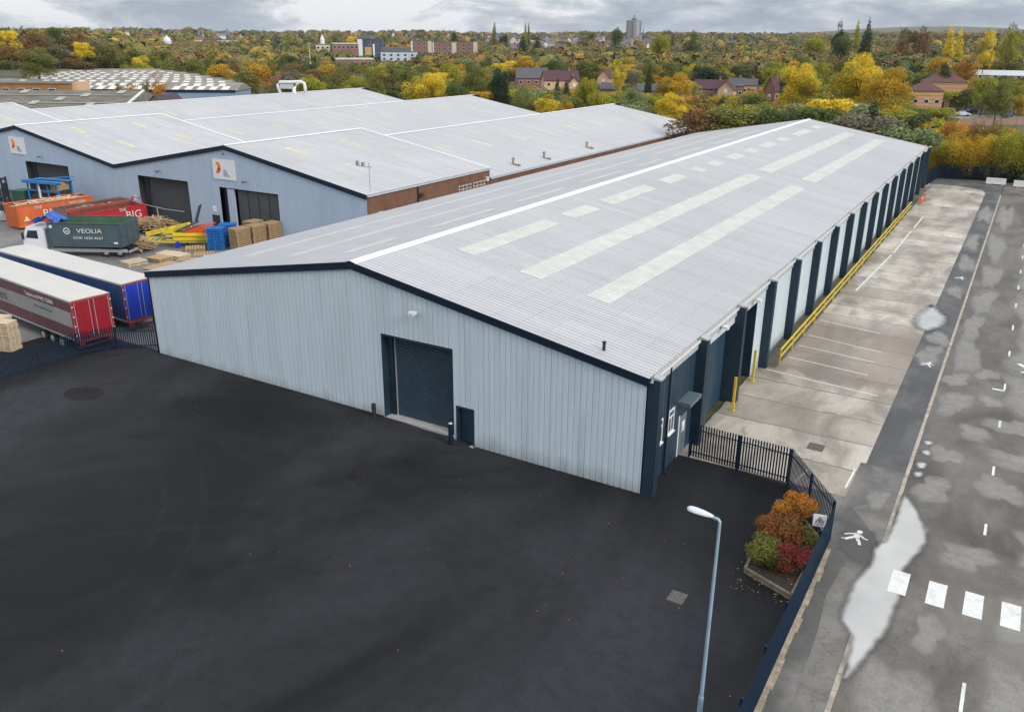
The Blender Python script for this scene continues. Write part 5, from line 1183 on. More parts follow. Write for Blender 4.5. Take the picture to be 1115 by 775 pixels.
hpx(662, 98, 76, 17, 70, bricko, DR, 'narrow dark roofed house with an orange gable among green trees', .8)
hpx(711, 108, 91, 26, 4, brickr, GR, 'slate grey roofed house half hidden by the willow and golden tree', .6)
hpx(668, 106, 90, 20, -10, brickr, GR, 'low slate roofed house behind the green bushes', .7)
hpx(779, 110, 87, 34, 4, brickr, DR, 'long dark red roofed house in front of the evergreen mass', .5)
hpx(797, 111, 88, 16, 78, bricko, DR, 'orange gable end beside the long dark red roof', 1.0)
hpx(806, 105, 85, 15, 10, brickr, GR, 'pale grey roofed red brick house right of the orange gable', .8)
hpx(820, 102, 86, 16, 5, bricko, GR, 'short slate roofed house with an orange gable, rightmost of the terrace', .8)
hpx(848, 118, 84, 14, 60, brickr, DR, 'dark red roofed house squeezed left of the round golden tree', .9)
# office pair with hipped roofs
bands, nt, b = new_mat('banded_orange_brick'); sp_ = N(nt, 'ShaderNodeSeparateXYZ'); nt.links.new(coords(nt), sp_.inputs[0])
fr = mth(nt, 'FRACT', mth(nt, 'DIVIDE', sp_.outputs[2], 1.1)); ln_ = mth(nt, 'LESS_THAN', fr, .14); n1 = noise(nt, coords(nt), 1.5, 4)
nt.links.new(mixc(nt, ln_, ramp(nt, n1, [(.3, (.44, .26, .13)), (.7, (.54, .33, .17))]), (.26, .10, .06)), b.inputs['Base Color']); b.inputs['Roughness'].default_value = .85
o1 = hpx(1016, 124, 88, 31, 14, bands, BR, 'nearer hip-roofed office of banded orange brick beside the parked cars', 1.0, True, eave=.72, name='office', cat='office', chim=False)
o2 = hpx(1036, 117, 79, 40, 14, bands, BR, 'taller hip-roofed office of banded orange brick behind the parked cars', .7, True, eave=.74, name='office', cat='office', chim=False)
MB().box(0, 5.0, -5.2, -4.6, 0, 2.6).build('brick_undercroft', brickr, o2)
t = hpx(1100, 93, 77, 92, 3, simple('pale_render', (.55, .56, .55), .7), (.50, .51, .52), 'long low white building with a pale roof at the right edge', .35, eave=.7, name='depot', cat='depot', chim=False)
# car park
KEEP += [(1030, 1112, 108, 130, 225), (1040, 1115, 128, 136, 205)]
dcp = ground_dist(1050, 124)
cpm = simple('damp_car_park', (.16, .16, .165), .35, var=.25, sc=.3, dirt=((.40, .40, .40), .8))
def quad_px(pts, z): return [(at(a, b_, z).x, at(a, b_, z).y) for a, b_ in pts]
mb = MB().add([(x, y, .05) for x, y in quad_px([(1026, 134), (1125, 132), (1118, 103), (1078, 103), (1060, 112), (1020, 114)], .05)], [(0, 1, 2, 3, 4, 5)]); struct(mb.build('car_park', cpm))
for a, b_ in ((1050, 118), (1075, 120), (1095, 115), (1110, 122)): x, y = at(a, b_, 0).x, at(a, b_, 0).y; FOOT.append((x, y, 13))
# cars
def car_protos():
    body = MB(); prof = [(-2.1, .35), (-2.15, .75), (-1.9, .95), (-1.45, 1.0), (-.9, 1.42), (.45, 1.45), (1.1, 1.02), (1.95, .88), (2.15, .65), (2.1, .35)]
    n = len(prof); 
    for s_, w in ((-1, .86), (1, .86)):
        for x, z in prof: body.v.append((x, s_*(w if z < 1.1 else .68), z))
    for i in range(n): j = (i+1) % n; body.f.append((i, j, n+j, n+i)); body.m.append(0)
    body.f += [tuple(range(n))[::-1], tuple(range(n, 2*n))]; body.m += [0, 0]
    gl = MB()
    for s_ in (-1, 1): gl.add([(-1.32, s_*.835, 1.04), (.98, s_*.835, 1.04), (.4, s_*.71, 1.38), (-.85, s_*.71, 1.38)], [(0, 1, 2, 3)])
    gl.add([(1.12, -.76, 1.04), (1.12, .76, 1.04), (.52, .62, 1.42), (.52, -.62, 1.42)], [(0, 1, 2, 3)]); gl.add([(-1.47, -.76, 1.04), (-1.47, .76, 1.04), (-.95, .62, 1.41), (-.95, -.62, 1.41)], [(0, 1, 2, 3)])
    wh_ = MB().tube([(0, -.1, .32), (0, .1, .32)], .32, 14); li = MB().box(-.04, .04, -.16, .16, -.08, .08)
    out = []
    for nm, mb_, mt in (('body', body, paint), ('windows', gl, glass), ('wheel', wh_, black), ('headlight', li, offw)):
        o = mb_.build(nm, mt); out.append(o.data); bpy.data.objects.remove(o)
    return out
CB, CG, CW, CL = car_protos()
def car(px, py, rz, col, label, base=0.0):
    p = at(px, py, .05+base); t = thing('parked_car', label, 'car', (p.x, p.y, .05), R(rz), 'cars in and beside the office car park')
    for nm, me in (('body', CB), ('windows', CG)):
        o = bpy.data.objects.new(nm, me); COL.objects.link(o); o.parent = t; o.color = (*col, 1)
    for x in (-1.35, 1.35):
        for y in (-.78, .78): o = bpy.data.objects.new('wheel', CW); COL.objects.link(o); o.parent = t; o.location = (x, y, 0)
    for y in (-.6, .6): o = bpy.data.objects.new('headlight', CL); COL.objects.link(o); o.parent = t; o.location = (2.12, y, .7)
for a in ((1047.5, 126.5, 22, (.50, .58, .62), 'pale silver blue car nearest the timber fence'), (1036, 122.5, 60, (.03, .03, .04), 'black car tucked beside the nearer office'), (1057, 123.5, 55, (.04, .045, .07), 'dark navy car right of the pale silver blue one'),
          (1062, 119.5, 50, (.12, .14, .2), 'slate blue car at the back right of the parked row'), (1040, 119, 55, (.30, .05, .05), 'dark red car at the back of the row by the office'), (1052, 118.3, 55, (.35, .37, .4), 'silver grey car in the middle of the back row'),
          (1085.5, 117, 100, (.55, .57, .58), 'white car driving on the damp access lane'), (1096.5, 128, 70, (.02, .04, .16), 'deep blue car near the right end of the timber fence')): car(*a)
# timber fence in front of the car park
A_, B_ = at(1037, 137, 0), at(1140, 137, 0); t = thing('timber_fence', 'weathered pinkish timber fence between the car park and the autumn bushes', 'fence', (A_.x, A_.y, 0)); D_ = B_-A_; nb = 9
tf = simple('fence_timber', (.30, .20, .15), .85, var=.25, sc=1.5)
for i in range(nb):
    P, Q = D_*(i/nb), D_*((i+1)/nb); MB().beam(P+Vector((0, 0, 1.0)), Q+Vector((0, 0, 1.0)), .05, 1.75).build('panel', tf, t); MB().box(P.x-.07, P.x+.07, P.y-.07, P.y+.07, 0, 2.0).build('post', tf, t)

# left: sheds, office and the works with rows of rooflights
RZC = -YAW
def frame(px, d): x, y = away(px, d); return x, y
asb = simple('mossy_sheet_roof', (.14, .135, .11), .9, var=.25, sc=.5, dirt=((.07, .065, .045), .7)); asb2 = simple('works_roof', (.22, .205, .18), .9, var=.2, sc=.3, dirt=((.12, .11, .09), .6))
rlm = simple('rooflight_pale', (.66, .62, .55), .5, var=.12, sc=.2); bluew = simple('works_blue_wall', (.22, .30, .42), .5, var=.06, sc=.3)
x, y = away(60, 222); t = thing('long_shed', 'long mossy grey sheet roofed shed directly behind the left factory roofs', 'shed', (x, y, 0), RZC)
MB().box(-48, 17.5, -13, 13, 0, 6.2).build('wall', brickr, t); rr_ = MB().add([(-48.5, -13.5, 6.2), (18, -13.5, 6.2), (18, 0, 9.6), (-48.5, 0, 9.6), (18, 13.5, 6.4), (-48.5, 13.5, 6.4)], [(0, 1, 2, 3), (3, 2, 4, 5), (1, 4, 2)]).build('roof', asb, t)
for zf_ in (.36, .74): MB().beam((-48, -13.5*(1-zf_), 6.2+3.4*zf_+.1), (16, -13.5*(1-zf_), 6.2+3.4*zf_+.1), .6, .12).build('roof_strip', simple('strip_pale', (.36, .35, .30), .8), t)
for i, xx in enumerate((-40, -31, -24, -16, -8, -2.5, 2, 6.5, 10, 13.5)): yy = -13.5*(1-(.36, .55, .74, .3, .9)[i % 5]); zz = 6.2+3.4*(1+yy/13.5)+.1; MB().beam((xx, yy-1.2, zz-.2), (xx, yy+1.2, zz+.3), 1.6, .1).build('rooflight', simple('strip_pale', (.36, .35, .30), .8), t)
MB().beam((17.9, -13.5, 6.3), (17.9, 0, 9.7), .5, .3).build('verge', offw, t)
FOOT.extend((x+k_*math.cos(RZC), y+k_*math.sin(RZC), 15) for k_ in (-44, -30, -15, 0, 12))
x, y = away(35, 262); t = thing('brick_office', 'long two-storey orange-brown brick office with a row of white windows', 'office', (x, y, 0), RZC)
MB().box(-45, 10, -5, 5, 0, 9.5).build('wall', brick_mat('office_brick', (.36, .14, .04), (.28, .10, .03), (.3, .2, .1), .3), t); MB().box(10.01, 11.3, -3.5, 3.5, 0, 9.9).build('stair_end', bricko, t); MB().box(-45.2, 10.2, -5.2, 5.2, 9.5, 9.8).build('roof', asb, t)
for i in range(12): window(t, -38+i*3.95, -5.0, 7.9, 1.9, 1.1, 0)
FOOT.extend((x+k_*math.cos(RZC), y+k_*math.sin(RZC), 9) for k_ in (-40, -25, -10, 3)); KEEP.append((0, 98, 84, 100, 255))
x, y = away(128, 318); t = thing('works', 'broad low factory with rows of pale rooflights and a blue-grey front wall', 'factory', (x, y, 0), RZC)
nb, bd, Y0 = 8, 15.0, -52
def local_x(px_, yl):                      # where a bearing crosses a line of this building's plan
    ex = Vector((math.cos(RZC), math.sin(RZC))); ey = Vector((-math.sin(RZC), math.cos(RZC))); qx, qy = away(px_, 100); dv = Vector((qx-CAM.x, qy-CAM.y)).normalized()
    o_ = Vector((x-CAM.x, y-CAM.y))+ey*yl; return (dv.y*o_.x-dv.x*o_.y)/(dv.x*ex.y-dv.y*ex.x)
bays = []
for i in range(nb):
    y0 = Y0+bd*i; xr_ = local_x(251-88*(i/7)**1.1, y0); xl_ = -84 if i < 2 else local_x(-10+9*i, y0); bays.append((y0, xl_, xr_))
    w_ = MB().box(xl_, xr_-.4, y0, y0+.4, 0, 7.2).box(xr_-.8, xr_-.4, y0+.4, y0+bd, 0, 7.2).build('wall', bluew, t)
    MB().add([(xl_, y0, 7.3), (xr_, y0, 7.3), (xr_, y0+bd*.5, 9.2), (xl_, y0+bd*.5, 9.2), (xr_, y0+bd, 7.3), (xl_, y0+bd, 7.3)], [(0, 1, 2, 3), (3, 2, 4, 5), (1, 4, 2), (0, 3, 5)]).build('roof_bay', asb2, t)
MB().box(-84, bays[0][2], Y0-.3, Y0-.02, 7.0, 7.6).build('eaves_trim', navy, t)
o = MB().box(-.95, .95, -1.5, 1.5, 0, .12).build('rooflight', rlm); RLM = o.data; bpy.data.objects.remove(o); cnt = 0; rest = MB(); ang = math.atan2(1.9, bd*.5)
for i, (y0, xl_, xr_) in enumerate(bays):
    for q in range(2 if i < 7 else 1):
        xx = max(xl_, local_x(-6, y0))+1.5+q*1.3
        while xx < xr_-2:
            if random.random() < .93:
                yl, zl = y0+(2.1, 5.0)[q], 7.3+1.9*((2.1, 5.0)[q])/(bd*.5)+.05
                if cnt < 98 and i < 4 and q == 0:
                    o = bpy.data.objects.new('rooflight', RLM); COL.objects.link(o); o.parent = t; o.location = (xx, yl, zl); o.rotation_euler = (ang, 0, 0); cnt += 1
                else: rest.add([(xx-.95, yl-1.1, zl-.26), (xx+.95, yl-1.1, zl-.26), (xx+.95, yl+1.1, zl+.34), (xx-.95, yl+1.1, zl+.34)], [(0, 1, 2, 3)])
            xx += 3.4+random.uniform(-.2, .2)
ro = rest.build('rooflights', rlm, t); ro['kind'] = 'stuff'
for lx in range(-80, 60, 18):
    for ly in range(-46, 66, 18):
        i = min(nb-1, max(0, int((ly-Y0)/bd)))
        if lx < bays[i][2]+4: q = Matrix.Rotation(RZC, 2)@Vector((lx, ly)); FOOT.append((x+q.x, y+q.y, 11))
KEEP.append((0, 165, 73, 90, 262)); KEEP.append((165, 250, 76, 108, 262))
x, y = away(172, 205); house(x, y, RZC+R(78), 8, 7.2, 6.0, 9.3, brickr, (.05, .035, .04), 'small brick hut with white verges and a black roof behind the factory ridge', chim=False, wins=False, name='hut', cat='hut')
KEEP.append((154, 192, 94, 108, 196))

# ------------------------------------------------------------------ town in the distance
def block(px, d, ytop, wpx, depth, name, cat, label, mat, cols, rows, turn=0, roofmat=None, ybot=None, winw=1.8, winh=1.4, extra=None):
    ybot = (ybot or ytop+16)-5
    x, y = away(px, d); z = height(x, y)-1; h = topz(px, ytop, d)-z; w = wpx*mpp(px, d)
    t = thing(name, label, cat, (x, y, z), -brg(px)+R(turn)); MB().box(-w/2, w/2, 0, depth, 0, h).build('wall', mat, t)
    MB().box(-w/2-.2, w/2+.2, -.2, depth+.2, h, h+.5).build('roof', roofmat or asb, t)
    zb = 3
    for i in range(cols):
        for j in range(rows):
            zz = h-1.9-(h-5)*j/max(1, rows); window(t, -w/2+w*(i+.5)/cols, -.0, zz, winw, winh, 0, pane=True)
    KEEP.append((px-wpx/2, px+wpx/2, ytop-1, (ybot or ytop+16), d-5)); FOOT.append((x, y, w*.6)); return t, w, h
creamw = simple('cream_render', (.52, .48, .36), .7); lead = simple('lead_grey', (.12, .13, .15), .6); stonew = simple('church_stone', (.10, .09, .085), .85, var=.2)
darkbl = simple('flats_slate_blue', (.05, .065, .11), .6); yelw = simple('flats_yellow', (.50, .33, .10), .7); paler = simple('pale_blue_render', (.48, .54, .62), .6)
t, w, h = block(402, 620, 43, 24, 12, 'flats', 'flats', 'tall slate blue and white flats tower with a yellow panel', darkbl, 3, 5, -10, ybot=66)
MB().box(-w*.5-.1, -w*.3, -.3, -.02, 2, h).box(w*.14, w*.22, -.3, -.02, 2, h-3).build('white_strip', white, t); MB().box(-w*.2, w*.08, -.25, -.02, 3, h-5).build('yellow_panel', yelw, t); MB().box(-w*.5, w*.05, -.4, 11, h+.52, h+2.6).build('roof_room', lead, t)
t, w, h = block(433, 600, 57, 36, 14, 'flats', 'flats', 'low pale blue and white flats right of the tall flats tower', paler, 5, 2, -6, ybot=73)
MB().box(w*.36, w*.5, -.3, -.02, 0, h*.7).box(-w*.35, -w*.2, -.3, -.02, 0, h*.5).build('brick_panel', brickr, t); MB().box(-w*.5, w*.3, 1, 10, h+.52, h+2.8).build('set_back_floor', lead, t)
for px_, w_, yt, lb, c in ((459, 22, 45, 'left wing of the long red brick flats', 4), (484, 26, 46.5, 'middle part of the long red brick flats with pale end bays', 5), (508, 24, 46, 'right wing of the long red brick flats', 4)):
    t, w, h = block(px_, 660, yt, w_, 12, 'flats', 'flats', lb, brickr, c, 4, -3, ybot=64)
    MB().box(w*.28, w*.46, -.35, -.02, 3, h).build('render_bay', creamw, t); MB().box(-w*.5, -w*.42, -.3, -.02, 3, h).build('pale_bay', offw, t)
t, w, h = block(376, 560, 48, 26, 14, 'hall', 'hall', 'long pinkish brick hall with a pale flat roof left of the flats tower', brickr, 6, 2, 4, roofmat=offw, ybot=60)
t, w, h = block(351, 640, 49, 14, 10, 'chapel', 'chapel', 'cream chapel with a small domed turret', creamw, 3, 2, 0, ybot=58); MB().tube([(0, 3, h), (0, 3, h+3.5), (0, 3, h+4.5), (0, 3, h+6.5)], [1.6, 1.6, 1.2, .1], 10).build('turret', white, t)
t, w, h = block(385, 470, 65, 38, 12, 'works_building', 'building', 'flat roofed dark building with pale columns among the trees', brickr, 5, 1, 3, roofmat=offw, ybot=73)
t, w, h = block(182, 900, 49, 8, 10, 'domed_building', 'building', 'small white building with a round dome on the left skyline', offw, 2, 1, 0, ybot=54); MB().tube([(0, 3, h), (0, 3, h+3), (0, 3, h+5.5), (0, 3, h+7), (0, 3, h+8.5)], [3.6, 4.0, 3.2, 1.2, .1], 14).build('dome', offw, t)
t, w, h = block(232, 1000, 43, 14, 14, 'mill', 'mill', 'dark blue grey mill left of the slender church spire', darkbl, 3, 2, 0, ybot=50)
t, w, h = block(248, 980, 45, 22, 12, 'hall', 'hall', 'pale roofed hall at the foot of the slender church spire', paler, 4, 1, 0, roofmat=offw, ybot=50)
t, w, h = block(203, 950, 46, 26, 14, 'mill', 'mill', 'long low brick mill right of the small white dome', brickr, 6, 2, 0, roofmat=lead, ybot=52)
def church(px, d, ytop, label, wpx=4):
    x, y = away(px, d); z = height(x, y)-1; h = topz(px, ytop, d)-z; w = wpx*mpp(px, d)/2; t = thing('church', label, 'church', (x, y, z), -brg(px))
    MB().box(-w, w, -w, w, 0, h*.55).build('tower', stonew, t); MB().add([(-w, -w, h*.55), (w, -w, h*.55), (w, w, h*.55), (-w, w, h*.55), (0, 0, h)], [(0, 1, 4), (1, 2, 4), (2, 3, 4), (3, 0, 4)]).build('spire', lead, t)
    MB().box(w, w*7, -w, w, 0, h*.25).add([(w, -w*1.1, h*.25), (w*7, -w*1.1, h*.25), (w*7, 0, h*.38), (w, 0, h*.38), (w*7, w*1.1, h*.25), (w, w*1.1, h*.25)], [(0, 1, 2, 3), (3, 2, 4, 5), (1, 4, 2)]).build('nave', stonew, t)
    KEEP.append((px-4, px+4, ytop-1, 44, d-10)); return t
church(248.5, 1200, 29.5, 'slender dark church spire on the left skyline'); church(217.5, 1300, 32, 'short church spire left of the slender one', 3); church(700, 1350, 30, 'thin spire just right of the round tower block', 2.5)
# round tower block
x, y = away(689.5, 1500); z = height(x, y)-2; h = topz(689.5, 22.5, 1500)-z; r_ = 15*mpp(690, 1500)/2
t = thing('tower_block', 'tall round concrete tower block with a roof mast on the skyline', 'tower block', (x, y, z), -brg(690))
MB().tube([(0, 0, 0), (0, 0, h)], r_, 20).build('shaft', simple('tower_concrete', (.22, .24, .27), .7, var=.15, sc=.1), t)
for i in range(10): a = i*math.pi/5+.2; MB().box(-1.0, 1.0, -.3, .3, 3, h-1.5).build('window_bay', lead if i % 2 else simple('tower_pink', (.45, .33, .28), .7), t).matrix_local = Matrix.Translation((r_*1.0*math.cos(a), r_*math.sin(a), 0))@Matrix.Rotation(a+math.pi/2, 4, 'Z')
MB().tube([(0, 0, h), (0, 0, h+3), (0, 0, h+3.2), (0, 0, h+9)], [4.5, 4.5, 1.2, .5], 10).build('mast', lead, t); KEEP.append((680, 700, 16, 37, 1490))
# tall floodlight pole near the chapel
x, y = away(336, 420); z = height(x, y); h = topz(336, 48, 420)-z
t = thing('light_mast', 'thin pale light mast standing among the trees left of the chapel', 'mast', (x, y, z)); MB().tube([(0, 0, 0), (0, 0, h)], [.25, .12], 8).build('pole', offw, t); MB().box(-.8, .8, -.2, .2, h, h+.4).build('lamp_bar', offw, t); KEEP.append((333, 339, 48, 62, 415))

# scattered far houses
hw = MB().box(-4, 4, -3.6, 3.6, -2, 5.2).add([(-4, -3.6, 5.2), (-4, 3.6, 5.2), (-4, 0, 8)], [(0, 1, 2)]).add([(4, -3.6, 5.2), (4, 3.6, 5.2), (4, 0, 8)], [(0, 1, 2)]).build('wall', wallc); HW = hw.data; bpy.data.objects.remove(hw)
hr_ = MB().add([(-4.3, -4, 4.9), (4.3, -4, 4.9), (4.3, 0, 8.1), (-4.3, 0, 8.1), (4.3, 4, 4.9), (-4.3, 4, 4.9)], [(0, 1, 2, 3), (3, 2, 4, 5)]).box(1.5, 2.5, -.4, .4, 7.5, 9.2).build('roof', roofc); HRM = hr_.data; bpy.data.objects.remove(hr_)
g_ = random.Random(11)
WC = [((.62, .60, .57), 'white rendered'), ((.20, .10, .085), 'red brick'), ((.45, .30, .2), 'orange brick'), ((.42, .40, .39), 'grey rendered'), ((.58, .56, .54), 'pale rendered')]
RC = [((.11, .085, .095), 'dark roofed'), ((.14, .14, .165), 'slate roofed'), ((.15, .085, .08), 'brown roofed')]
spots = []
for _ in range(150): spots.append((g_.uniform(552, 722), g_.choice([g_.uniform(700, 1250), g_.uniform(950, 1900)])))
for _ in range(26): spots.append((g_.uniform(520, 560), g_.uniform(900, 1600)))
for _ in range(110): spots.append((g_.uniform(40, 545), g_.uniform(1150, 2300)))
for _ in range(22): spots.append((g_.uniform(740, 1000), g_.uniform(900, 2000)))
for a in ((1008, 700), (1013, 690), (760, 520), (62, 1200)): spots.append(a)
for px_, d in spots:
    x, y = away(px_, d)
    if any((x-q[0])**2+(y-q[1])**2 < (q[2]+6)**2 for q in FOOT): continue
    wc, wn_ = g_.choice(WC); rc, rn = g_.choice(RC); sc = g_.uniform(.85, 1.25); z = height(x, y)
    t = thing('house', None, 'house', (x, y, z), -brg(px_)+R(g_.choice([0, 0, 90])+g_.uniform(-20, 20)), 'houses across the distant town')
    for nm, me, cl in (('wall', HW, wc), ('roof', HRM, rc)):
        o = bpy.data.objects.new(nm, me); COL.objects.link(o); o.parent = t; o.color = (*cl, 1)
    t.scale = (sc*g_.choice([1, 1, 2.2]), sc, sc); FOOT.append((x, y, 9))
    LABELQ.append((t, f'{wn_} {rn} far house', x, y, z+4))
KEEP.append((556, 645, 41, 50, 700))

# ------------------------------------------------------------------ trees
GOLD, YEL, YG, OLIVE, GREEN, DKG, ORG, BRN, GREYT, SAGE = (.42, .26, .02), (.56, .42, .03), (.27, .26, .03), (.15, .155, .035), (.075, .105, .028), (.022, .040, .020), (.40, .18, .03), (.19, .105, .045), (.17, .15, .105), (.19, .225, .10)
CN = {GOLD: 'golden', YEL: 'bright yellow', YG: 'yellow-green', OLIVE: 'olive', GREEN: 'mid green', DKG: 'dark green', ORG: 'rusty orange', BRN: 'bare brown', GREYT: 'grey-brown leafless', SAGE: 'pale sage green'}
SH = {'round': 'rounded tree', 'oval': 'tall oval tree', 'ragged': 'thin ragged tree', 'finetree': 'full tree', 'fine': 'low spreading tree', 'poplar': 'slim poplar', 'conifer': 'pointed conifer', 'cypress': 'narrow cypress', 'bush': 'bush'}
def near_shed(x, y): return (-170 < x < -36 and 20 < y < 157) or (-41 < x < 5 and y < 114) or (x > -4 and y < 126)
def T(px, ytop, wpx, d, kind, col, label=None, keep=None, shift=0):
    x, y = away(px, d)
    while near_shed(x, y): d += 4; x, y = away(px, d)
    z = height(x, y); H = max(3, topz(px, ytop, d)-z); rad = max(.8, wpx*mpp(px, d)/2)
    t = plant(kind, x, y, H, rad, col, CN[col], label); FOOT.append((x, y, rad*.9))
    if keep: KEEP.append((px-wpx*.42, px+wpx*.42, ytop, keep, d-3))
    if not label: LABELQ.append((t, CN[col]+' '+SH[kind], x, y, z+H*.7))
    return t
T(943, 50, 58, 232, 'finetree', YEL, 'biggest golden-green tree, standing left of the banded orange offices', 100)
T(976, 66, 54, 222, 'finetree', GOLD, 'big golden tree against the left side of the nearer banded office', 106)
T(876, 66, 50, 236, 'finetree', YEL, 'round gold-topped tree above the far ridge end of the near warehouse', 94)
T(741, 74, 44, 250, 'finetree', GOLD, 'dome shaped golden orange tree left of the long dark red roof', 100)
T(735, 96, 44, 205, 'finetree', YEL, 'broad yellow tree in front of the golden orange dome')
T(759, 112, 30, 190, 'round', GOLD, 'rusty tree at the right eaves of the brick-flanked factory')
T(692, 91, 34, 225, 'finetree', SAGE, 'pale willow-like tree behind the last factory ridge', 108)
T(641, 82, 30, 235, 'finetree', YG, 'bright green bushy tree right of the pale orange gabled houses', 104)
T(655, 95, 34, 200, 'round', YG); T(600, 101, 34, 190, 'round', YEL, 'small bright yellow tree below the brick houses'); T(618, 103, 22, 188, 'round', GOLD); T(573, 98, 34, 195, 'fine', OLIVE)
T(676, 66, 18, 330, 'round', YEL, None, 84); T(690, 70, 24, 345, 'ragged', GREYT); T(608, 84, 7, 262, 'cypress', DKG, 'left of the two dark cypresses before the gabled house', 98); T(618.5, 86, 8, 262, 'cypress', DKG, 'right of the two dark cypresses before the gabled house', 98); T(709, 74, 8, 310, 'cypress', DKG, 'lone dark cypress behind the golden dome tree', 92)
T(768, 67, 30, 345, 'round', DKG, 'dense evergreen behind the long dark red roof, left half', 84); T(784, 69, 26, 345, 'round', DKG, 'dense evergreen behind the long dark red roof, right half', 84)
T(569, 37, 17, 640, 'conifer', DKG, 'dark broad conifer below the twin thin poplars', 54); T(585, 38.5, 14, 700, 'conifer', DKG, None, 50); T(572, 23, 4, 760, 'poplar', YG, 'left of the twin thin poplars on the skyline', 36); T(575.5, 24, 4, 760, 'poplar', OLIVE, 'right of the twin thin poplars on the skyline', 36)
T(538.5, 23.5, 7, 640, 'poplar', OLIVE, 'tall single poplar right of the brick flats', 42); T(495, 31.5, 13, 820, 'conifer', DKG, 'dark skyline conifer above the brick flats', 40); T(549, 35, 11, 800, 'round', DKG, 'dark rounded tree right of the tall single poplar', 41)
T(729, 27, 34, 520, 'ragged', GREYT, 'tall half-bare tree crowning the wooded slope', 50); T(720, 34, 26, 500, 'finetree', YG, None, 52); T(754, 33, 22, 540, 'round', GREEN, None, 48); T(672, 26.5, 14, 800, 'round', GREEN, 'dark rounded tree left of the round tower block', 38); T(639, 30, 24, 900, 'ragged', OLIVE, None, 38)
T(944, 18, 19, 520, 'conifer', DKG, 'tallest black-green conifer on the right skyline', 44); T(913, 22.5, 15, 620, 'round', DKG, 'dark pine left of the tallest conifer', 32); T(932, 21.5, 8, 600, 'poplar', YG, 'yellowish poplar between the pine and the tallest conifer', 36)
T(1034, 27, 14, 480, 'poplar', YEL, 'bright yellow poplar above the office pair', 46); T(1045, 29, 10, 500, 'poplar', YEL, None, 44); T(1076, 29, 18, 470, 'oval', YEL, None, 54); T(988, 24, 26, 560, 'ragged', BRN, 'rusty bare crown on the right skyline', 42); T(1005, 27, 20, 560, 'round', BRN); T(1100, 24, 26, 500, 'round', YG); T(919, 32, 24, 480, 'round', GREEN); T(890, 34, 26, 520, 'round', YG)
T(1100, 83, 36, 250, 'finetree', OLIVE, 'drooping olive tree at the right edge above the car park', None); T(1083, 77, 28, 300, 'round', YG, 'small yellow-green tree behind the damp car park', None); T(1035, 66, 16, 330, 'cypress', DKG); T(1026, 56, 30, 380, 'round', GOLD); T(1058, 60, 30, 400, 'round', ORG)
T(468, 77, 42, 205, 'finetree', YEL, 'golden tree rising behind the factory far ridges', 104); T(384, 80, 34, 215, 'finetree', YG, 'lime green tree behind the rear ridge of the factory', 100); T(404, 78, 30, 235, 'round', OLIVE); T(520, 66, 40, 250, 'finetree', OLIVE, 'broad green-gold tree left of the brick houses', 96); T(545, 72, 30, 230, 'finetree', DKG, None, 98); T(498, 84, 30, 210, 'round', GREEN)
T(330, 46, 20, 480, 'round', YG); T(388, 35, 20, 760, 'round', YEL, 'yellow rounded tree above the long pinkish hall', 45); T(365, 34, 18, 800, 'ragged', OLIVE); T(300, 33, 7, 900, 'ragged', GREYT); T(313, 32, 12, 900, 'ragged', YG)
T(162, 76, 26, 222, 'ragged', ORG, 'thin rusty tree standing in front of the blue-grey works wall', 96); T(152, 80, 14, 230, 'ragged', BRN)
T(20, 40, 60, 330, 'ragged', BRN, None); T(36, 50, 44, 300, 'finetree', OLIVE, 'rounded olive tree at the left above the works roof', 72); T(8, 28, 26, 380, 'oval', YEL); T(35, 29, 34, 400, 'round', BRN); T(62, 27, 26, 410, 'oval', GREEN); T(85, 30, 34, 410, 'round', BRN); T(105, 34, 28, 400, 'ragged', GREYT); T(118, 44, 30, 390, 'oval', OLIVE); T(88, 42, 22, 370, 'oval', YEL); T(140, 46, 30, 400, 'round', OLIVE); T(150, 58, 24, 390, 'round', YEL); T(60, 44, 34, 380, 'ragged', GREYT); T(242, 60, 24, 400, 'round', DKG)
g_ = random.Random(21)
for px_ in range(-10, 182, 8): T(px_, g_.uniform(44, 62), g_.uniform(18, 30), g_.uniform(400, 440), g_.choice(['round', 'oval', 'ragged', 'round']), g_.choice([BRN, OLIVE, OLIVE, YG, GREYT, ORG, YEL, GREEN]))
for px_ in range(-12, 176, 11): T(px_, g_.uniform(60, 69), g_.uniform(20, 30), g_.uniform(388, 404), 'bush', g_.choice([BRN, OLIVE, OLIVE, YG, GREYT, GREEN]))
for px_ in range(1048, 1130, 9): T(px_, g_.uniform(92, 99), g_.uniform(20, 28), g_.uniform(306, 330), g_.choice(['round', 'bush', 'oval']), g_.choice([YG, OLIVE, GOLD, GREEN, SAGE]))
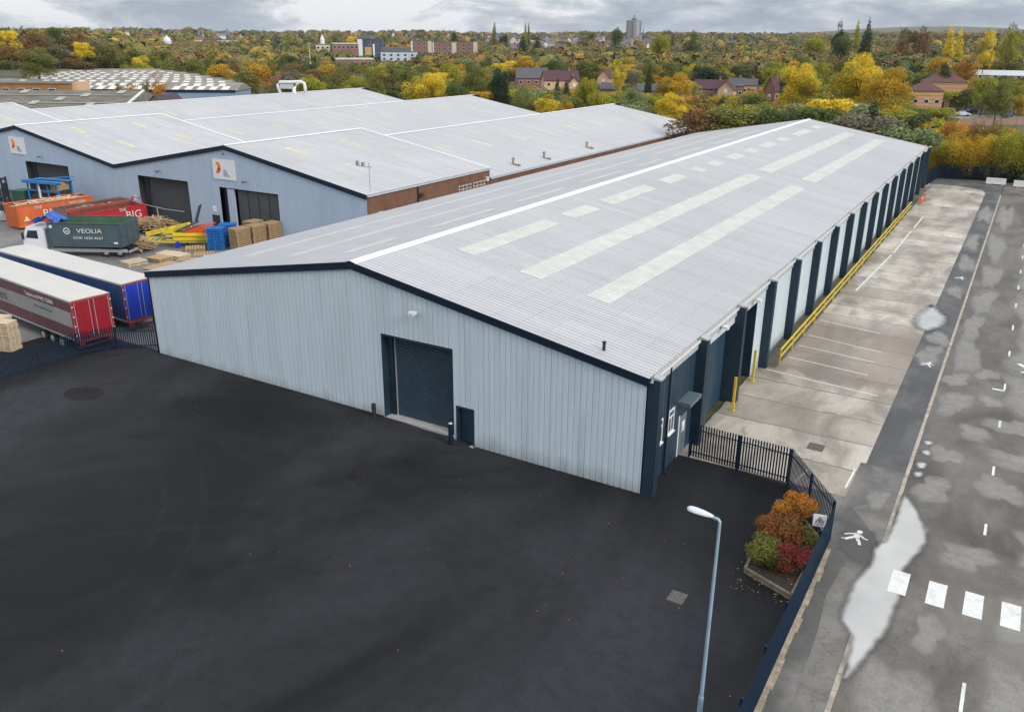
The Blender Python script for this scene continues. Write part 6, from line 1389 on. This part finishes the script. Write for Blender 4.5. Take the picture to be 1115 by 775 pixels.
# bushes along the far end of the street
g_ = random.Random(4)
for i in range(17):
    x = .2+i*1.9+g_.uniform(-.5, .5); y = 125+g_.uniform(-.5, 1.5); H = g_.uniform(4.5, 6.5) if i < 2 else g_.uniform(6.5, 9.5)
    H = min(H, topz(pix(x, y, 0)[0], g_.uniform(124, 136), math.hypot(x-CAM.x, y-CAM.y))); c = g_.choice([GOLD, ORG, YEL, BRN, YG, GOLD]); t = plant('fine', x, y, H, g_.uniform(2.6, 3.6), c, CN[c]); LABELQ.append((t, CN[c]+' '+SH['fine'], x, y, H*.6)); FOOT.append((x, y, 2))
for i in range(14):
    x = 1+i*2.6+g_.uniform(-.5, .5); y = 131+g_.uniform(-1, 2); H = g_.uniform(8, 11); H = min(H, topz(pix(x, y, 0)[0], g_.uniform(121, 131), math.hypot(x-CAM.x, y-CAM.y))); c = g_.choice([BRN, ORG, ORG, YG, GOLD, GOLD]); t = plant('fine', x, y, H, g_.uniform(3, 4.2), c, CN[c]); LABELQ.append((t, CN[c]+' '+SH['fine'], x, y, H*.8)); FOOT.append((x, y, 2))
for i in range(7):
    x = 10.6+i*2.7; t = plant('bush', x, 123.9, 3.6, 1.9, DKG, CN[DKG]); LABELQ.append((t, 'clipped dark hedge plant', x, 123.9, 2.0))
for i in range(6):
    x = 2.2+i*1.5; t = plant('bush', x, 123.7, 2.7, 1.3, (.10, .09, .075), 'grey-purple'); LABELQ.append((t, 'grey-purple climbing bush', x, 123.7, 1.6))
# woodland filled in, individually, from near to far
MIX = [(GOLD, 12), (YEL, 10), (YG, 28), (OLIVE, 21), (GREEN, 6), (DKG, 1), (ORG, 2), (BRN, 2), (GREYT, 3), (SAGE, 13)]
MIXL = [(GOLD, 8), (YEL, 8), (YG, 12), (OLIVE, 22), (GREEN, 8), (DKG, 5), (ORG, 10), (BRN, 20), (GREYT, 10), (SAGE, 2)]
def pick(mix): 
    q = g_.uniform(0, sum(w for _, w in mix))
    for c, w in mix:
        q -= w
        if q <= 0: return c
    return mix[0][0]
def blocked(x, y, z, H, rad, d):
    if -40 < x < 3 and y < 113: return True
    if -168 < x < -38 and y < 153: return True
    if x > -2 and y < 124: return True
    if any((x-q[0])**2+(y-q[1])**2 < (q[2]+rad*.35)**2 for q in FOOT): return True
    px_, yt, dp = pix(x, y, z+H); yb = pix(x, y, z)[1]; w = rad*F/dp
    for a, b_, c, e, dd in KEEP:
        if d < dd and px_+w*.8 > a and px_-w*.8 < b_ and yt < e and yb > c: return True
    return False
SKY = [(-60, 112), (35, 113), (396, 97), (439, 110), (520, 104), (589, 124), (675, 113), (765, 139), (882, 130), (1008, 157), (1012, 190), (1200, 198)]
def roofline(px_):
    for (a, ya), (b_, yb_) in zip(SKY, SKY[1:]):
        if a <= px_ <= b_: return ya+(yb_-ya)*(px_-a)/(b_-a)
    return 112
def fit_height(x, y, z, H, rad, dd):       # keep what the photograph shows in view: lower, never thinner
    px_, yt, dp = pix(x, y, z+H); w = rad*F/dp
    for a, b_, c, e, d2 in KEEP:
        if dd < d2 and px_+w*.8 > a and px_-w*.8 < b_ and yt < e: H = min(H, topz(px_, e-.5, dd)-z)
    return H
def foot_hit(x, y, rad): return any((x-q[0])**2+(y-q[1])**2 < (q[2]+rad*.35)**2 for q in FOOT)
def in_yards(x, y):
    q = pix(x, y, 0)
    if 1024 < q[0] < 1120 and 196 < math.hypot(x-CAM.x, y-CAM.y) < 305: return True
    return (-40 < x < 3 and y < 113) or (-168 < x < -38 and y < 153) or (x > -2 and y < 124)
n_fill = 0; d = 142.0
while d < 520 and n_fill < 250:
    px_ = -20+g_.uniform(0, 30); st = .040
    while px_ < 1140:
        dd = d*g_.uniform(.97, 1.03); x, y = away(px_, dd); z = height(x, y); left = px_ < 430
        H = g_.uniform(9, 15); rad = g_.uniform(3.8, 7.2); kind = g_.choices(['round', 'oval', 'ragged', 'bush', 'conifer', 'poplar'], [10, 5, 3, 3 if dd < 260 else 0, .4, .4])[0]
        if kind == 'bush': H = g_.uniform(4, 6); rad = min(rad, 5)
        if kind == 'poplar': H *= 1.25; rad = 2.0
        if kind == 'conifer': rad = 3.4
        H = fit_height(x, y, z, H, rad, dd)
        if H < 6.5 and kind != 'bush': kind = 'bush'
        if H > 2.6 and not in_yards(x, y) and not foot_hit(x, y, rad) and pix(x, y, z+H)[1] < roofline(px_)+3:
            if H < 5: rad = min(rad, 3.6)
            if kind == 'bush' and dd < 240: H = min(max(H, 6.5), fit_height(x, y, z, 8.5, rad, dd))
            c = DKG if kind == 'conifer' else pick(MIXL if left else MIX); t = plant(kind, x, y, H, rad, c, CN[c]); LABELQ.append((t, CN[c]+' '+SH[kind], x, y, z+H*.7)); FOOT.append((x, y, rad*.5)); n_fill += 1
        px_ += st*F*g_.uniform(.75, 1.25)
    d *= 1.062
LASTD = d
print('individual trees', len(TREES), 'fill', n_fill, 'last d', d)
# the far woods, uncountable, as one
def far_woods():
    g = np.random.default_rng(3); C = []; Rd = []; cl = []; Kn = []; Sz = []
    d0 = LASTD*.96; n = 0; tries = 0
    while n < 4600 and tries < 16000:
        tries += 1; dd = d0*math.exp(g.random()**1.15*math.log(4200/d0)); px_ = g.uniform(-60, 1175); x, y = away(px_, dd); z = height(x, y)
        H = g.uniform(8, 14.5); rad = g.choice([g.uniform(3.2, 5), g.uniform(5, 8)])*(1+dd/4500)
        if 552 < px_ < 722 and 700 < dd < 1950 and g.random() < .72: continue
        if px_ < 545 and dd > 1150 and g.random() < .55: continue
        if in_yards(x, y) or foot_hit(x, y, rad): continue
        H = fit_height(x, y, z, H, rad, dd)
        if H < 3 or pix(x, y, z+H)[1] > roofline(px_): continue
        if H < 6: rad *= .7
        n += 1; s = max(.5, .00095*dd); C.append((x, y, z+H*.55)); Rd.append((rad, rad, H*.47)); gv = .5+.5*math.sin(x*.021+math.sin(y*.013)*2.0)*math.cos(y*.017+1.3*math.sin(x*.009)); cl.append(float(np.clip(.30*gv+.70*g.random(), 0, 1))); Sz.append(s); Kn.append(int(min(300, max(24, 3.6*(rad/s)**2))))
    C = np.array(C); Rd = np.array(Rd); cl = np.array(cl); Sz = np.array(Sz); k = np.repeat(np.arange(len(C)), Kn); tot = len(k)
    dv = g.normal(size=(tot, 3)); dv /= np.linalg.norm(dv, axis=1)[:, None]; dv[:, 2] = np.abs(dv[:, 2])*np.where(g.random(tot) < .72, 1, -1)
    lob = 1+.22*np.sin(dv[:, 0]*5+cl[k]*40)*np.sin(dv[:, 1]*5+cl[k]*70)+.12*np.sin(dv[:, 2]*7+cl[k]*90)
    c = C[k]+dv*Rd[k]*(lob*(.62+.42*g.random(tot)))[:, None]; nn = dv*1.5+g.normal(size=(tot, 3))*.2; nn[:, 2] += .15; nn /= np.linalg.norm(nn, axis=1)[:, None]
    a = np.cross(nn, g.normal(size=(tot, 3))); a /= np.linalg.norm(a, axis=1)[:, None]; b_ = np.cross(nn, a); s = (Sz[k]*.8*(.6+.8*g.random(tot)))[:, None]
    v = np.stack([c-a*s, c-b_*s*.7, c+a*s, c+b_*s*.7], 1).reshape(-1, 3)
    k2 = np.repeat(np.arange(len(C)), 22); t2 = len(k2); d2 = g.normal(size=(t2, 3)); d2 /= np.linalg.norm(d2, axis=1)[:, None]; d2[:, 2] = np.abs(d2[:, 2])*np.where(g.random(t2) < .7, 1, -1)
    c2 = C[k2]+d2*Rd[k2]*.72; a2 = np.cross(d2, g.normal(size=(t2, 3))); a2 /= np.linalg.norm(a2, axis=1)[:, None]; b2 = np.cross(d2, a2); s2 = Rd[k2][:, :1]*.42
    v = np.concatenate([v, np.stack([c2-a2*s2, c2-b2*s2, c2+a2*s2, c2+b2*s2], 1).reshape(-1, 3)]); k = np.concatenate([k, k2]); tot += t2
    me = bpy.data.meshes.new('far_woodland'); me.vertices.add(4*tot); me.vertices.foreach_set('co', v.ravel()); me.loops.add(4*tot); me.loops.foreach_set('vertex_index', np.arange(4*tot))
    me.polygons.add(tot); me.polygons.foreach_set('loop_start', np.arange(tot)*4); me.polygons.foreach_set('loop_total', np.full(tot, 4))
    for nm, val in (('tint', g.random(tot)), ('clump', np.clip(cl[k]+g.normal(size=tot)*.02, 0, 1))): at_ = me.attributes.new(nm, 'FLOAT', 'FACE'); at_.data.foreach_set('value', val.astype(np.float32))
    me.materials.append(farm); me.update(calc_edges=True); o = bpy.data.objects.new('far_woodland', me); COL.objects.link(o); o['kind'] = 'stuff'; print('far trees', n, 'faces', tot)
far_woods()

# ------------------------------------------------------------------ labels that say which one
LM = [('round tower block', 690, 28), ('far ridge end of the near warehouse', 882, 130), ('banded orange offices', 1028, 98), ('damp car park', 1072, 120), ('long white building', 1095, 82), ('biggest golden-green tree', 945, 84), ('pale gabled brick houses', 611, 90),
      ('long dark red roof', 785, 98), ('red brick flats', 484, 54), ('slate blue flats tower', 402, 54), ('low pale blue flats', 433, 66), ('cream chapel', 351, 52), ('slender church spire', 248, 38), ('small white dome', 182, 48), ('works with pale rooflights', 60, 78), ('blue-grey works wall', 215, 98),
      ('small brick hut', 172, 102), ('white roof duct', 320, 92), ('furthest factory ridge', 520, 106), ('white concrete barriers', 1095, 200), ('golden dome tree', 741, 88), ('tall single poplar', 539, 34), ('tallest dark conifer', 944, 32), ('gold-topped round tree', 876, 84), ('timber fence', 1075, 134),
      ('tall half-bare tree', 729, 42), ('last factory ridge', 675, 114), ('last navy pier', 1010, 165), ('yellow poplar', 1034, 40), ('twin thin poplars', 574, 28)]
ORDN = ['leftmost', 'second from left', 'third from left', 'fourth from left', 'fifth from left', 'sixth from left', 'seventh from left', 'eighth from left', 'ninth from left', 'tenth from left', 'eleventh from left', 'twelfth from left']
bag = {}
for o, desc, x, y, z in LABELQ:
    px_, py_, dp = pix(x, y, z); nm, lx, ly = min(LM, key=lambda q: (q[1]-px_)**2+((q[2]-py_)*2.2)**2); dx, dy = px_-lx, (py_-ly)*1.6
    if abs(dx) > abs(dy): rel = ('just ' if abs(dx) < 22 else '')+('left of' if dx < 0 else 'right of')
    else: rel = 'above' if dy < 0 else 'below'
    bag.setdefault((desc, rel, nm), []).append((px_, o))
for (desc, rel, nm), it in bag.items():
    it.sort(key=lambda q: q[0])
    for i, (_, o) in enumerate(it):
        o['label'] = f'{desc} {rel} the {nm}' if len(it) == 1 else f'{desc} {rel} the {nm}, {ORDN[min(i, 11)]}'
        if len(o['label'].split()) > 16: o['label'] = o['label'].replace('just ', '').replace(' the ', ' ')
        if o['category'] in ('tree', 'shrub'): o['group'] = 'autumn trees and bushes beyond the sheds'
# ------------------------------------------------------------------ sky, sun, render settings
wd = bpy.data.worlds.new('World'); S.world = wd; wd.use_nodes = True; nt = wd.node_tree; nt.nodes.clear()
out = N(nt, 'ShaderNodeOutputWorld'); bg1 = N(nt, 'ShaderNodeBackground'); bg2 = N(nt, 'ShaderNodeBackground'); mx = N(nt, 'ShaderNodeMixShader')
sky = N(nt, 'ShaderNodeTexSky', sky_type='NISHITA'); sky.sun_disc = False
SUN_EL, SUN_AZ = 30, 100
sky.sun_elevation = R(SUN_EL); sky.sun_rotation = R(SUN_AZ)
nt.links.new(sky.outputs[0], bg1.inputs[0]); bg1.inputs[1].default_value = .1
tc = N(nt, 'ShaderNodeTexCoord'); sp = N(nt, 'ShaderNodeSeparateXYZ'); nt.links.new(tc.outputs['Generated'], sp.inputs[0])
mp = N(nt, 'ShaderNodeMapping'); mp.inputs['Scale'].default_value = (6, 6, 22); nt.links.new(tc.outputs['Generated'], mp.inputs['Vector'])
n1 = noise(nt, mp.outputs[0], 1.5, 7, .6, .35)
mp2 = N(nt, 'ShaderNodeMapping'); mp2.inputs['Scale'].default_value = (2.2, 2.2, 9); mp2.inputs['Location'].default_value = (3.1, 1.7, .5); nt.links.new(tc.outputs['Generated'], mp2.inputs['Vector'])
n2 = noise(nt, mp2.outputs[0], 1.4, 4, .5, .2)
nn = mth(nt, 'ADD', mth(nt, 'MULTIPLY', n1, .62), mth(nt, 'MULTIPLY', n2, .38))
cc = ramp(nt, nn, [(.40, (.30, .345, .42)), (.46, (.40, .44, .50)), (.515, (.55, .58, .62)), (.56, (.78, .79, .81))])
lift = ramp(nt, sp.outputs[2], [(0.0, 1.0), (.05, 1.0), (.35, 1.0), (1.0, 1.0)])
up = N(nt, 'ShaderNodeMapRange'); up.inputs['From Min'].default_value = .04; up.inputs['From Max'].default_value = .6; up.inputs['To Min'].default_value = 1.0; up.inputs['To Max'].default_value = 1.9
nt.links.new(sp.outputs[2], up.inputs['Value'])
nt.links.new(cc, bg2.inputs[0]); nt.links.new(up.outputs[0], bg2.inputs[1])
gap = ramp(nt, nn, [(.30, .62), (.42, .97)])
nt.links.new(gap, mx.inputs[0]); nt.links.new(bg1.outputs[0], mx.inputs[1]); nt.links.new(bg2.outputs[0], mx.inputs[2]); nt.links.new(mx.outputs[0], out.inputs[0])
sl = bpy.data.lights.new('sun', 'SUN'); so = bpy.data.objects.new('sun', sl); COL.objects.link(so)
sl.energy = 2.1; sl.angle = R(20); sl.color = (1.0, .95, .88)
sd = Vector((math.sin(R(SUN_AZ))*math.cos(R(SUN_EL)), math.cos(R(SUN_AZ))*math.cos(R(SUN_EL)), math.sin(R(SUN_EL))))
so.rotation_euler = sd.to_track_quat('Z', 'Y').to_euler(); so.location = (20, 20, 60)
S.render.engine = 'CYCLES'
S.view_settings.view_transform = 'Standard'; S.view_settings.look = 'None'; S.view_settings.gamma = 1; S.view_settings.use_curve_mapping = False
S.view_settings.exposure = 0.22
S.cycles.volume_bounces = 0; S.cycles.max_bounces = 4; S.cycles.diffuse_bounces = 3; S.cycles.glossy_bounces = 3; S.cycles.transparent_max_bounces = 8
# thin air between here and the skyline
hz = MB().box(-6900, 6900, -6900, 6900, -1.2, 125).build('haze', hm := bpy.data.materials.new('haze_air')); hz['kind'] = 'stuff'
hm.use_nodes = True; nt = hm.node_tree; nt.nodes.clear(); o_ = nt.nodes.new('ShaderNodeOutputMaterial'); pv = nt.nodes.new('ShaderNodeVolumePrincipled')
pv.inputs['Density'].default_value = .00005; pv.inputs['Color'].default_value = (.80, .86, .95, 1); pv.inputs['Anisotropy'].default_value = .2; nt.links.new(pv.outputs[0], o_.inputs['Volume'])
S.cycles.volume_max_steps = 64
